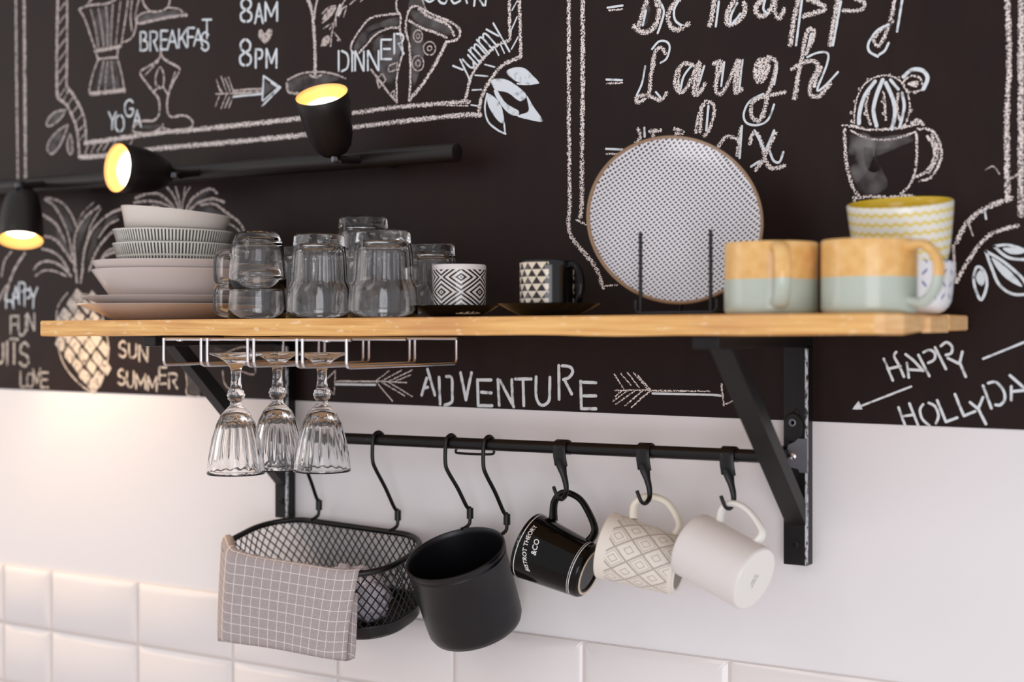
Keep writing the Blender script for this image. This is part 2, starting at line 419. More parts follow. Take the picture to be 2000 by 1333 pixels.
FONT = {
 'A': [[(0, 0), (.5, 1)], [(.5, 1), (1, 0)], [(.25, .36), (.72, .36)]],
 'B': [[(.05, 0), (.05, 1)], [(.25, 1), (.7, .95), (.75, .7), (.4, .55)], [(.4, .55), (.9, .45), (.9, .1), (.3, 0)]],
 'D': [[(.05, 0), (.05, 1)], [(.35, 1), (.85, .85), (1, .5), (.85, .15), (.35, 0)]],
 'E': [[(0, 0), (0, 1)], [(0, 1), (1, 1)], [(.25, .52), (.9, .52)], [(0, 0), (1, 0)]],
 'F': [[(0, 0), (0, 1)], [(0, 1), (1, 1)], [(.2, .52), (.85, .52)]],
 'G': [[(.95, .85), (.6, 1), (.15, .85), (0, .5), (.15, .12), (.6, 0), (.95, .2), (.95, .45), (.6, .45)]],
 'H': [[(0, 0), (0, 1)], [(1, 0), (1, 1)], [(0, .5), (1, .5)]],
 'I': [[(.5, 0), (.5, 1)]],
 'K': [[(0, 0), (0, 1)], [(.15, .45), (.95, 1)], [(.35, .6), (1, 0)]],
 'L': [[(0, 1), (0, 0)], [(0, 0), (1, 0)]],
 'M': [[(0, 0), (0, 1)], [(0, 1), (.5, .25)], [(.5, .25), (1, 1)], [(1, 1), (1, 0)]],
 'N': [[(0, 0), (0, 1)], [(.05, 1), (.95, 0)], [(1, 0), (1, 1)]],
 'O': [[(.35, 1), (.05, .8), (0, .5), (.05, .2), (.35, 0)], [(.65, 1), (.95, .8), (1, .5), (.95, .2), (.65, 0)]],
 'P': [[(0, 0), (0, 1)], [(.25, 1), (.85, .95), (1, .75), (.8, .52), (.4, .48)]],
 'R': [[(0, 0), (0, 1)], [(.25, 1), (.85, .95), (.95, .75), (.75, .55), (.45, .5)], [(.5, .48), (1, 0)]],
 'S': [[(.9, .85), (.55, 1), (.15, .85), (.15, .6), (.8, .42), (.9, .15), (.5, 0), (.05, .15)]],
 'T': [[(0, 1), (1, 1)], [(.5, .95), (.5, 0)]],
 'U': [[(0, 1), (.02, .3), (.25, .02), (.5, 0), (.78, .05), (1, .3), (1, 1)]],
 'V': [[(0, 1), (.5, 0)], [(.5, 0), (1, 1)]],
 'Y': [[(0, 1), (.5, .5)], [(1, 1), (.5, .5)], [(.5, .5), (.45, 0)]],
 '8': [[(.4, 1), (.1, .85), (.15, .62), (.42, .5), (.05, .33), (.1, .08), (.38, 0)], [(.6, 1), (.9, .85), (.85, .62), (.58, .5), (.95, .33), (.9, .08), (.62, 0)]],
 'y': [[(0, 1), (.5, .35)], [(1, 1), (.3, -.6)]], 'u': [[(0, 1), (.05, .2), (.4, 0), (.8, .3)], [(.9, 1), (.9, 0)]],
 'm': [[(0, 1), (0, 0)], [(0, .8), (.3, 1), (.5, .8), (.5, 0)], [(.5, .8), (.8, 1), (1, .8), (1, 0)]],
}
Z = 3.3333
# -- frames
k = Sk(); cs = 'chalksoft'
k.st([(31, -6), (32, 120), (35, 362)], 6, cs); k.st([(47, -6), (48, 120), (50, 357)], 8, cs)
k.done('chalk_line', 'pair of chalk lines running down the far left')
k = Sk()
k.st([(113, -6), (111, 90), (111, 178)], 7, cs); k.st([(111, 178), (114, 192), (129, 204), (144, 234), (152, 264), (155, 307)], 7, cs)
k.st([(131, -6), (131, 90), (130, 168)], 5, cs); k.st([(130, 168), (147, 192), (162, 222), (167, 249), (168, 280)], 6, cs)
k.st([(155, 307), (195, 305), (264, 296), (330, 288), (470, 276), (600, 263)], 10, 'chalk'); k.st([(600, 263), (689, 249), (770, 239), (890, 226), (938, 225)], 10, 'chalk')
k.st([(166, 280), (264, 266), (330, 258), (405, 251), (500, 241), (590, 231)], 10, 'chalk'); k.st([(590, 231), (689, 221), (770, 210), (890, 200), (916, 199)], 9, 'chalk')
k.st([(870, 206), (914, 207)], 3, 'chalk')
k.st([(995, -6), (995, 35), (996, 72), (992, 80)], 8, 'chalk'); k.st([(992, 80), (968, 90), (941, 117), (920, 150), (911, 186), (907, 200)], 8, 'chalk')
k.st([(1014, -6), (1016, 50), (1017, 111)], 9, 'chalk'); k.st([(1017, 111), (1010, 114), (980, 129), (956, 159), (940, 192), (934, 226)], 9, 'chalk')
for a, b in [((947, 126), (966, 131)), ((928, 147), (953, 149)), ((922, 176), (940, 175)), ((920, 205), (932, 207)), ((999, 96), (1012, 72)), ((998, 60), (1010, 33)), ((1000, 20), (1010, 2)), ((966, 92), (974, 108)), ((978, 88), (985, 104))]: k.st([a, b], 3, 'pen')
for i in range(8): y = 8+i*24; k.st([(115, y+14), (128, y-4)], 3, cs)
for a, b in [((124, 196), (134, 176)), ((132, 206), (143, 190)), ((140, 222), (153, 206)), ((147, 240), (160, 224)), ((151, 258), (166, 243)), ((154, 276), (167, 260)), ((166, 300), (172, 284)), ((178, 298), (186, 282)), ((190, 296), (200, 281)), ((202, 294), (212, 278)), ((252, 286), (259, 274)), ((216, 292), (226, 276))]: k.st([a, b], 3, cs)
k.done('chalk_frame', 'double chalk frame around the breakfast and dinner sketches')
k = Sk(500, 0, Z)
for o in ([(1630, 470), (1680, 440), (1750, 445), (1800, 490), (1840, 540), (1770, 550), (1690, 528)],
          [(1535, 520), (1620, 515), (1700, 560), (1760, 620), (1720, 660), (1640, 605), (1572, 590), (1545, 570)],
          [(1760, 620), (1810, 700), (1868, 790), (1770, 778), (1700, 755), (1775, 722)],
          [(1572, 590), (1600, 640), (1650, 690), (1710, 722), (1700, 755), (1640, 735), (1575, 655), (1548, 590)],
          [(1505, 610), (1560, 640), (1600, 700), (1615, 800), (1580, 790), (1540, 740), (1510, 680)]):
    k.fill(o, 'pen')
k.st([(1505, 610), (1490, 700), (1510, 790), (1570, 845), (1625, 872)], 4, 'pen'); k.st([(1615, 800), (1622, 872)], 4, 'pen')
k.st([(1700, 545), (1770, 550), (1840, 540)], 3, 'pen')
k.done('chalk_leaf', 'three solid white leaves at the corner of the frame')
k = Sk(0, 0, Z)
for o in ([(430, 715), (360, 730), (310, 780), (308, 820), (350, 810), (400, 765)], [(445, 810), (380, 850), (320, 920), (310, 980), (345, 1000), (400, 930)], [(455, 870), (438, 940), (450, 1000), (472, 990), (470, 920)]):
    k.st(o, 4, 'chalksoft', closed=True); k.fill(o, 'smudge')
k.done('chalk_leaf', 'three teardrop chalk leaves at the left corner of the frame')
# -- moka pot and cup
for o in ([(515, 60), (580, 35), (700, 22), (760, -10)], [(515, 60), (555, 130), (595, 250), (620, 315)], [(835, -10), (815, 130), (790, 290)], [(905, -10), (880, 110), (888, 150), (868, 230), (830, 265), (800, 272)], [(880, -5), (855, 100), (862, 200)],
          [(640, 385), (605, 480), (583, 580), (590, 620)], [(765, 375), (795, 500), (810, 600)]): k_ = 0
k = Sk(0, 0, Z)
for o in ([(515, 60), (580, 35), (700, 22), (760, -10)], [(515, 60), (555, 130), (595, 250), (620, 315)], [(835, -10), (815, 130), (790, 290)], [(905, -10), (880, 110), (888, 150), (868, 230), (830, 265), (800, 272)], [(860, -5), (850, 100), (858, 200)],
          [(640, 385), (605, 480), (583, 580), (590, 620)], [(765, 375), (795, 500), (810, 600)], [(620, 330), (640, 390)], [(770, 315), (760, 380)], [(640, 385), (760, 372)], [(575, 20), (600, -10)]): k.st(o, 4, cs)
k.st([(620, 330), (700, 318), (785, 300)], 8, cs); k.st([(588, 612), (700, 600), (812, 588)], 8, cs)
for o in ([(590, 60), (620, 180), (640, 305)], [(640, 50), (662, 180), (675, 300)], [(690, 40), (700, 180), (700, 300)], [(735, 30), (725, 180), (722, 300)], [(785, 10), (765, 180), (755, 290)], [(675, 400), (655, 500), (640, 590)], [(700, 400), (690, 500), (685, 590)], [(725, 400), (735, 500), (745, 590)]): k.st(o, 3, cs)
k.fill([(600, 60), (740, 30), (740, 290), (640, 300)], 'smudge', False); k.fill([(650, 400), (760, 390), (790, 580), (610, 590)], 'smudge', False)
k.done('chalk_coffee_pot', 'chalk sketch of a stovetop coffee pot')
k = Sk(0, 0, Z)
k.st([(925, -10), (945, 40), (990, 75), (1055, 70), (1095, 40), (1108, -10)], 4, cs); k.st([(890, 112), (930, 85), (1000, 72)], 3, cs)
k.st([(890, 112), (900, 152), (1000, 132), (1110, 110), (1215, 98)], 6, cs); k.st([(1090, 48), (1170, 60), (1190, 92)], 3, cs); k.fill([(890, 112), (1000, 78), (1170, 65), (1200, 98), (1000, 130), (905, 150)], 'smudge')
k.done('chalk_cup', 'chalk sketch of a cup on a saucer')
k = Sk(0, 0, Z)
k.text([('B', 912, 208, 962, 330), ('R', 978, 205, 1025, 330), ('E', 1048, 200, 1092, 322), ('A', 1092, 198, 1152, 312), ('K', 1165, 192, 1215, 310), ('F', 1222, 182, 1265, 305), ('A', 1262, 190, 1318, 298), ('S', 1308, 210, 1362, 330), ('T', 1318, 128, 1376, 250)], 4, 'pen')
k.done('chalk_lettering', 'white lettering BREAKFAST')
k = Sk(0, 0, Z)
k.text([('8', 1565, -10, 1640, 140), ('A', 1660, 25, 1712, 150), ('M', 1728, 15, 1804, 135), ('8', 1560, 258, 1636, 425), ('P', 1665, 320, 1708, 440), ('M', 1735, 320, 1800, 440)], 5, 'pen')
k.done('chalk_lettering', 'white lettering 8AM and 8PM')
k = Sk(0, 0, Z)
k.fill([(1678, 215), (1700, 190), (1724, 218), (1750, 186), (1775, 200), (1760, 250), (1725, 284), (1690, 250)], 'chalksoft'); k.done('chalk_heart', 'small pink chalk heart')
k = Sk(0, 0, Z)
k.text([('Y', 708, 730, 755, 842), ('O', 752, 752, 806, 856), ('G', 812, 650, 868, 758), ('A', 868, 720, 918, 825)], 4, 'pen'); k.done('chalk_lettering', 'white lettering YOGA')
k = Sk(0, 0, Z)
k.st([(1045, 300), (1042, 368), (990, 420), (915, 468), (945, 530), (1000, 600), (1030, 640), (1040, 700), (1035, 745), (1000, 785), (920, 790), (870, 830), (875, 860), (980, 868), (1050, 830), (1060, 810)], 5, cs)
k.st([(1045, 300), (1055, 370), (1110, 410), (1170, 452), (1130, 530), (1095, 620), (1088, 700), (1110, 760), (1200, 752), (1252, 790), (1240, 830), (1160, 858), (1060, 835)], 5, cs)
k.st([(1015, 560), (1015, 490), (1045, 438), (1066, 490), (1062, 560), (1035, 575)], 4, cs); k.st([(945, 490), (1030, 400)], 3, cs); k.st([(1000, 600), (1035, 560)], 4, cs); k.st([(1062, 565), (1090, 610)], 4, cs); k.st([(1100, 590), (1140, 470)], 3, cs)
k.fill([(890, 830), (960, 815), (1050, 815), (1000, 845)], 'smudge')
k.done('chalk_figure', 'chalk outline of a seated figure with raised arms')
k = Sk(0, 0, Z)
k.st([(1520, 590), (1700, 578)], 5, cs); k.st([(1520, 630), (1700, 612)], 4, 'pen'); k.st([(1520, 610), (1700, 596)], 5, cs)
for a, b in [((1410, 520), (1435, 600)), ((1440, 498), (1475, 600)), ((1488, 505), (1520, 600)), ((1402, 692), (1432, 615)), ((1440, 706), (1475, 615)), ((1490, 702), (1520, 620)), ((1405, 612), (1530, 608)), ((1420, 560), (1450, 605)), ((1465, 510), (1500, 598)), ((1465, 700), (1500, 620))]: k.st([a, b], 3, cs)
k.st([(1716, 495), (1826, 570)], 4, 'pen'); k.st([(1826, 570), (1705, 692)], 4, 'pen'); k.st([(1716, 495), (1708, 655)], 4, 'pen'); k.st([(1765, 540), (1812, 572)], 3, 'pen'); k.st([(1805, 575), (1715, 655)], 3, 'pen')
k.fill([(1722, 520), (1790, 570), (1715, 630)], 'smudge', False)
k.done('chalk_arrow', 'small chalk arrow pointing right below 8PM')
# -- dinner block
k = Sk(500, 0, Z)
k.st([(335, -10), (365, 80), (380, 250), (385, 400), (385, 485)], 9, 'chalk'); k.st([(402, -10), (385, 60), (380, 120)], 5, cs)
k.st([(205, 520), (300, 478), (420, 468), (520, 485), (582, 512)], 4, cs); k.st([(200, 540), (215, 600), (280, 610)], 6, cs); k.fill([(200, 530), (300, 490), (450, 480), (560, 510), (400, 560), (240, 600)], 'smudge'); k.st([(350, 490), (390, 505), (425, 488)], 5, cs)
k.done('chalk_wine_glass', 'chalk wine glass stem and foot')
k = Sk(500, 0, Z)
k.st([(585, -10), (530, 90), (500, 190), (485, 300)], 4, cs)
for o in ([(430, 90), (470, 50), (520, 40), (490, 100), (430, 150)], [(520, 90), (560, 30), (540, 110)], [(440, 185), (500, 150), (480, 190)], [(520, 100), (520, 170)], [(425, 300), (440, 250), (480, 235), (460, 290)], [(510, 215), (550, 265), (530, 260)], [(570, 110), (590, 40), (560, 60)], [(610, 30), (650, -5)], [(680, 10), (700, -10)]): k.st(o, 3, cs)
k.fill([(430, 130), (470, 60), (520, 50), (480, 110)], 'chalksoft'); k.fill([(425, 300), (440, 250), (480, 240), (470, 290)], 'chalksoft'); k.fill([(520, 95), (545, 25), (560, 60), (545, 100)], 'pen')
k.done('chalk_twig', 'chalk twig of small leaves')
k = Sk(500, 0, Z)
k.st([(930, 90), (830, 98), (740, 122), (680, 190), (625, 280), (620, 330), (650, 350)], 5, 'chalk'); k.st([(915, -10), (915, 60), (940, 100), (940, 150), (930, 178), (860, 185), (780, 225), (720, 290), (670, 345)], 5, 'chalk')
k.st([(935, 180), (945, 250), (955, 340), (935, 420), (915, 520), (918, 668)], 5, 'chalk'); k.st([(918, 668), (860, 600), (800, 520), (745, 450)], 5, cs); k.st([(895, 640), (900, 590), (870, 620)], 3, cs)
k.st([(865, 430), (920, 405), (915, 455), (860, 470), (865, 430)], 4, cs, False); k.st([(785, 510), (825, 480), (845, 520), (800, 575), (785, 510)], 4, cs, False)
k.fill([(640, 300), (720, 180), (920, 110), (920, 170), (760, 210), (660, 330)], 'smudge'); k.fill([(760, 270), (930, 200), (940, 340), (890, 560), (780, 440)], 'smudge')
k.st([(998, 650), (1005, 520), (1000, 300), (975, 200), (990, 80), (1040, 40), (1150, 95), (1270, 145), (1328, 200), (1310, 255), (1250, 272)], 6, 'chalk')
k.st([(998, 650), (1080, 555), (1160, 430), (1240, 275)], 9, 'chalk'); k.st([(998, 135), (1080, 182), (1160, 210), (1240, 245)], 6, 'chalk'); k.st([(1060, 60), (1140, 115), (1250, 160), (1290, 230)], 7, 'chalk')
for a in ((1055, 235, 30, 40), (1130, 315, 40, 44), (1055, 412, 38, 50), (1055, 235, 12, 15), (1130, 315, 15, 15), (1055, 412, 15, 20)): k.ring(*a, 3, cs)
k.fill([(1010, 160), (1080, 190), (1100, 330), (1030, 560), (1010, 400)], 'smudge'); k.fill([(1000, 60), (1100, 90), (1280, 190), (1250, 230), (1060, 160)], 'smudge'); k.fill([(1000, -10), (1100, -10), (1100, 60), (1040, 30), (985, 60)], 'smudge', False)
k.st([(1080, -10), (1105, 60)], 3, cs)
k.done('chalk_pizza', 'chalk sketch of two pizza slices')
k = Sk(500, 0, Z)
k.text([('D', 535, 332, 602, 464), ('I', 612, 335, 640, 462), ('N', 645, 335, 702, 460), ('N', 728, 332, 798, 458), ('E', 815, 258, 880, 385), ('R', 900, 220, 962, 350)], 4.5, 'pen'); k.done('chalk_lettering', 'white lettering DINNER')
k = Sk(500, 0, Z)
k.text([('y', 0, -95, 62, 0), ('u', 75, -85, 125, 0), ('m', 145, -105, 210, 0), ('m', 228, -120, 300, 0), ('y', 320, -130, 380, 0)], 4, 'pen', rot=-.72, origin=(1345, 500)); k.done('chalk_lettering', 'slanting white lettering yummy')
k = Sk(500, 0, Z)
for o in ([(1095, -10), (1130, 12), (1165, -10)], [(1185, -10), (1200, 15), (1230, 22), (1245, -5)], [(1270, -5), (1290, 22), (1330, 5)], [(1375, 20), (1365, -10)], [(1420, 38), (1425, -10)], [(1480, 35), (1450, -10)], [(1492, 35), (1498, -10)]): k.st(o, 4.5, 'pen')
k.done('chalk_lettering', 'lower edge of white lettering cut by the top of the picture')
# -- middle panel frame
k = Sk()
k.st([(1111, -6), (1111, 210), (1112, 330), (1113, 400), (1110, 430), (1113, 456), (1124, 474), (1146, 500), (1162, 520), (1172, 545), (1178, 562)], 10, 'chalk'); k.st([(1138, -6), (1138, 150), (1137, 270), (1136, 400), (1133, 424)], 11, 'chalk')
k.st([(1180, 559), (1205, 557)], 5, 'chalk'); k.st([(1126, 430), (1145, 439)], 5, 'chalk')
k.st([(1967, -6), (1970, 60), (1971, 144), (1967, 210), (1967, 300), (1968, 392)], 12, 'chalk'); k.st([(1995, -6), (1994, 200), (1994, 420)], 14, 'chalk')
k.st([(1868, 473), (1886, 440), (1910, 416), (1940, 400), (1975, 388)], 11, 'chalk'); k.st([(1868, 551), (1886, 518), (1910, 482), (1940, 455), (1988, 441)], 9, 'chalk'); k.st([(1862, 480), (1866, 545)], 6, cs)
k.st([(1971, 350), (1999, 335)], 5, cs); k.st([(1890, 430), (1900, 460)], 4, cs); k.st([(1923, 410), (1926, 428)], 4, 'pen'); k.st([(1925, 332), (1940, 325), (1952, 340)], 3, cs)
k.done('chalk_frame', 'double chalk frame around the Be happy list')
k = Sk(1050, 0, Z)
for a, b in [((455, 50), (553, 36)), ((465, 68), (552, 60)), ((448, 518), (550, 522)), ((450, 545), (550, 540)), ((445, 970), (552, 974)), ((448, 1002), (520, 1002))]: k.st([a, b], 4.5, 'pen' if a[1] in (50, 518, 970) else 'chalk')
B = 12
for o in ([(720, -10), (690, 60), (660, 165)], [(628, 172), (665, 203), (725, 205), (775, 150), (790, 70), (770, -5)], [(920, 0), (875, 40), (850, 100), (862, 165), (905, 195), (950, 175), (982, 155)], [(1150, -8), (1140, 80), (1120, 165)], [(1290, -8), (1245, 60), (1232, 130), (1250, 160), (1310, 130), (1350, 70), (1345, 20)],
          [(1470, -5), (1425, 35), (1425, 80), (1460, 105), (1510, 70), (1540, 0)], [(1545, 0), (1545, 80), (1575, 118), (1605, 60)], [(1700, -8), (1670, 120), (1645, 290)], [(1760, -5), (1830, 20), (1868, 60), (1800, 85), (1735, 105)], [(1955, -8), (1930, 140), (1905, 290)]): k.st(o, B, 'chalk')
for o in ([(1905, -8), (1880, 40), (1900, 80)],): pass
k.st([(1990, 70), (2100, 65), (2130, 20), (2070, -5)], 9, 'chalk'); k.st([(2325, -8), (2310, 80), (2270, 210), (2230, 290), (2200, 290), (2190, 250), (2240, 190), (2310, 140)], 9, 'chalk')
k.fill([(700, 20), (740, 60), (720, 150), (670, 160)], 'smudge')
for o in ([(790, 0), (822, 70), (805, 150), (782, 215)], [(925, -5), (890, 60), (895, 130), (935, 165)], [(705, 70), (685, 165)], [(1180, 10), (1160, 172)], [(1300, 20), (1260, 100), (1262, 160), (1320, 90)], [(1480, 0), (1470, 60), (1500, 90)], [(1722, -8), (1682, 295)], [(1975, 10), (1922, 295)], [(2375, -8), (2340, 205)], [(2285, 160), (2210, 200), (2155, 280), (2160, 335), (2215, 368)], [(2225, 355), (2260, 330), (2285, 280)]): k.st(o, 5, 'pen')
k.done('chalk_lettering', 'large two tone chalk lettering Be happy')
k = Sk(1050, 0, Z)
for o in ([(830, 345), (815, 320), (790, 312), (765, 340), (755, 420), (735, 500), (730, 600), (700, 640), (655, 668), (640, 640), (680, 622), (740, 632), (800, 652), (840, 605)], [(1015, 425), (955, 415), (905, 470), (895, 555), (935, 605), (985, 550), (1035, 430)], [(1050, 405), (1025, 520), (1015, 610), (1050, 610), (1090, 545)], [(1145, 415), (1195, 400), (1185, 470), (1155, 560), (1180, 615), (1225, 570), (1275, 460), (1300, 395)], [(1310, 395), (1285, 520), (1290, 605), (1330, 580)],
          [(1500, 370), (1550, 400), (1545, 480), (1505, 600), (1475, 720), (1440, 785), (1400, 765), (1388, 700), (1425, 645), (1540, 615), (1610, 600)], [(1790, 195), (1765, 190), (1740, 260), (1720, 380), (1690, 520), (1668, 640)], [(1655, 450), (1735, 405), (1800, 400), (1825, 440), (1775, 550), (1780, 620), (1840, 622), (1905, 540)], [(1800, 195), (1790, 260), (1745, 350)]): k.st(o, 9.5, 'chalk')
for o in ([(1060, 420), (1035, 600)], [(1170, 420), (1160, 590)], [(1320, 400), (1290, 590)], [(1500, 600), (1470, 760)], [(750, 380), (725, 620)], [(1710, 400), (1680, 640)], [(920, 450), (915, 580)], [(1845, 440), (1800, 560)]): k.st(o, 9, 'chalk')
k.fill([(1400, 450), (1440, 375), (1500, 380), (1520, 440), (1480, 530), (1420, 545)], 'chalk')
for o in ([(700, 432), (680, 540), (645, 620)], [(745, 320), (790, 270), (840, 272), (860, 310), (840, 380), (800, 410)], [(1000, 430), (950, 500), (930, 590)], [(1085, 430), (1050, 550)], [(1215, 405), (1195, 560)], [(1335, 390), (1312, 590)], [(1560, 440), (1540, 550)], [(1470, 612), (1385, 655), (1342, 740), (1360, 800), (1430, 815), (1500, 780), (1540, 680)], [(1755, 372), (1830, 342), (1890, 350), (1880, 430), (1820, 585), (1870, 560), (1955, 470)], [(1780, 220), (1762, 300)], [(770, 600), (800, 635)]): k.st(o, 4.5, 'pen')
k.done('chalk_lettering', 'large two tone chalk lettering Laugh')
k = Sk(1050, 0, Z)
for o in ([(655, 840), (670, 890), (640, 930)], [(730, 855), (800, 850)], [(760, 850), (750, 900)], [(890, 840), (950, 860), (900, 870)], [(1090, 665), (1140, 672), (1150, 740), (1115, 850), (1085, 885)], [(1080, 680), (1045, 770), (1030, 860)], [(1065, 700), (1060, 860)], [(1300, 905), (1230, 890), (1180, 950)], [(1320, 840), (1300, 1010)], [(1382, 935), (1400, 870), (1435, 880), (1465, 960), (1485, 1050), (1530, 1098), (1610, 1080)], [(1552, 865), (1510, 950), (1470, 1040), (1420, 1108)]): k.st(o, 9, 'chalk')
for o in ([(695, 832), (697, 890)], [(1112, 690), (1098, 850)], [(1330, 822), (1315, 1030)], [(1412, 850), (1480, 980)], [(1540, 850), (1490, 965)], [(1510, 980), (1535, 1045), (1575, 1055), (1600, 990)], [(1390, 1085), (1445, 1050)]): k.st(o, 5, 'pen')
k.done('chalk_lettering', 'large two tone chalk lettering relax, half hidden by the plate')
# -- cactus cup
k = Sk(1400, 0, Z)
k.st([(895, 800), (900, 700), (930, 600), (990, 525), (1080, 492), (1170, 510), (1230, 580), (1256, 680), (1240, 780), (1200, 840)], 4, 'chalk')
for o in ([(1030, 530), (965, 620), (932, 720), (925, 805)], [(1080, 520), (1040, 620), (1020, 720), (1040, 820)], [(1100, 540), (1148, 650), (1160, 740), (1140, 840)]): k.st(o, 8, 'pen')
for o in ([(1130, 520), (1182, 582)], [(1205, 605), (1220, 700), (1190, 830)]): k.st(o, 6, 'pen')
for o in ([(990, 600), (970, 700), (1000, 810)], [(1085, 600), (1095, 700), (1100, 780)], [(1180, 610), (1175, 700), (1190, 780)]):
    k.st(o, 6, 'chalk')
for a in ((985, 520), (930, 580), (900, 660), (875, 735), (880, 790), (1125, 490), (1185, 510), (1240, 590), (1265, 720), (1240, 780), (975, 690), (965, 740), (1080, 660), (1085, 740), (1175, 660), (1180, 740), (1290, 600)): k.ring(a[0], a[1], 6, 6, 4, 'chalk')
k.st([(1215, 500), (1270, 455), (1340, 460), (1372, 510), (1345, 580)], 8, 'pen'); k.st([(1345, 580), (1290, 600), (1240, 590), (1215, 540), (1250, 500), (1310, 500), (1340, 550)], 5, 'chalk'); k.fill([(1235, 545), (1310, 525), (1300, 570)], 'chalk')
k.st([(820, 815), (900, 825), (1000, 845), (1180, 835), (1340, 800)], 6, 'chalk'); k.st([(1270, 800), (1310, 785), (1340, 810)], 9, 'chalk')
k.st([(832, 845), (835, 950), (845, 1070), (885, 1220), (930, 1285)], 8, 'chalk'); k.st([(1300, 870), (1300, 1050), (1265, 1190), (1195, 1265)], 6, 'chalk'); k.st([(870, 850), (1000, 905), (1150, 905), (1290, 860)], 5, 'chalk')
k.st([(1310, 840), (1400, 850), (1450, 930), (1460, 1030), (1400, 1150), (1320, 1180)], 6, 'chalk'); k.st([(1370, 890), (1415, 960), (1405, 1060), (1350, 1125), (1290, 1155)], 7, 'chalk'); k.st([(1400, 880), (1440, 1000), (1380, 1130)], 7, 'chalk')
k.st([(890, 1290), (1000, 1280), (1140, 1285), (1270, 1275), (1240, 1330), (1090, 1350), (940, 1350), (895, 1310)], 8, 'chalk'); k.st([(930, 1320), (1100, 1325), (1220, 1310)], 6, 'chalk')
k.fill([(860, 865), (1000, 895), (1280, 870), (1280, 920), (1040, 950), (1030, 1050), (1120, 1200), (1000, 1275), (890, 1200), (850, 1000)], 'smudge'); k.fill([(860, 865), (1020, 900), (1020, 1040), (900, 1200)], 'smudge')
k.done('chalk_cactus_cup', 'chalk sketch of a round cactus growing in a cup')
k = Sk(1400, 380, Z)
for o in ([(1670, 540), (1695, 472), (1740, 500), (1758, 590), (1722, 688), (1685, 620)], [(1750, 370), (1840, 420), (1930, 490), (2000, 560), (2030, 640), (1930, 650), (1840, 590), (1790, 480)], [(1805, 338), (1900, 330), (2010, 370), (2040, 420), (1900, 412)]):
    k.st(o, 6, 'pen', closed=True)
k.fill([(1685, 540), (1720, 490), (1745, 560), (1720, 600)], 'pen'); k.fill([(1790, 410), (1900, 490), (1990, 600), (1900, 560), (1830, 490)], 'pen'); k.fill([(1860, 350), (1950, 350), (2000, 380), (1920, 390)], 'pen')
k.done('chalk_leaf', 'three white outlined leaves at the right edge')
# -- below the shelf
k = Sk(1500, 640, 4)
for o in ([(905, 245), (940, 330), (975, 415)], [(1002, 192), (985, 225), (1025, 300), (1062, 385)], [(935, 325), (1035, 302)], [(1075, 210), (1140, 262), (1212, 340)], [(1085, 278), (1100, 392)], [(1110, 330), (1205, 335)], [(1175, 215), (1260, 380)], [(1215, 195), (1262, 176), (1302, 200), (1300, 250), (1252, 277)], [(1305, 155), (1390, 325)], [(1350, 145), (1395, 116), (1438, 150), (1432, 200), (1390, 216)], [(1405, 240), (1490, 282)], [(1518, 190), (1498, 275)], [(1498, 275), (1545, 385)]): k.st(o, 5.5, 'pen', smooth=len(o) > 2)
k.done('chalk_lettering', 'slanting white lettering HAPPY at the right')
k = Sk(1500, 640, 4)
for o in ([(1020, 625), (1070, 765)], [(1105, 595), (1172, 765)], [(1045, 695), (1140, 682)], [(1212, 602), (1188, 645), (1205, 715), (1262, 768)], [(1255, 590), (1305, 618), (1332, 690), (1312, 750)], [(1322, 570), (1390, 738)], [(1390, 738), (1478, 705)], [(1460, 522), (1530, 692)], [(1530, 692), (1618, 656)], [(1578, 585), (1645, 640)], [(1680, 545), (1642, 635)], [(1642, 635), (1702, 755)], [(1680, 455), (1745, 632)], [(1720, 436), (1780, 428), (1838, 490), (1850, 560), (1815, 605), (1778, 605)], [(1890, 375), (2010, 480)], [(1900, 460), (1900, 568)], [(1915, 500), (2000, 492)], [(2040, 400), (2110, 540)]): k.st(o, 5.5, 'pen', smooth=len(o) > 2)
k.done('chalk_lettering', 'slanting white lettering HOLLYDAY running out of the picture')
k = Sk(1500, 640, 4)
k.st([(1118, 462), (725, 615)], 4.5, 'pen'); k.fill([(708, 575), (738, 640), (660, 638)], 'pen', False); k.st([(708, 578), (736, 638), (662, 638), (708, 578)], 2, 'pen', False); k.st([(1680, 245), (2060, 92)], 4.5, 'pen')
k.done('chalk_arrow', 'thin white arrow beside the slanting lettering')
k = Sk(400, 400, Z)
for o in ([(1450, 1072), (1498, 1240)], [(1445, 1130), (1412, 1240)], [(1425, 1196), (1452, 1190)], [(1525, 1125), (1532, 1300)], [(1572, 1120), (1608, 1130), (1610, 1220), (1608, 1285), (1562, 1306)], [(1665, 1095), (1700, 1272)], [(1736, 1095), (1700, 1272)], [(1775, 1140), (1780, 1310)], [(1780, 1142), (1865, 1142)], [(1800, 1222), (1865, 1226)], [(1780, 1310), (1870, 1310)]): k.st(o, 6.5, 'pen', smooth=len(o) > 2)
k.ox = 900
for o in ([(242, 1138), (250, 1310)], [(255, 1145), (345, 1318)], [(332, 1140), (338, 1300)], [(355, 1136), (458, 1136)], [(405, 1140), (410, 1310)], [(490, 1122), (490, 1240), (505, 1290), (535, 1308), (572, 1280), (578, 1225), (580, 1125)], [(638, 1048), (640, 1268)], [(660, 1050), (712, 1058), (728, 1090), (705, 1125), (668, 1140)], [(680, 1150), (722, 1234)], [(780, 1150), (785, 1330)], [(785, 1156), (880, 1160)], [(800, 1246), (880, 1246)], [(785, 1330), (880, 1330)]): k.st(o, 6.5, 'pen', smooth=len(o) > 2)
k.done('chalk_lettering', 'white lettering ADVENTURE below the shelf')
k = Sk(900, 400, Z)
k.st([(1245, 1212), (1620, 1216)], 4, 'chalk'); k.st([(1248, 1230), (1600, 1238), (1692, 1244)], 4.5, 'pen')
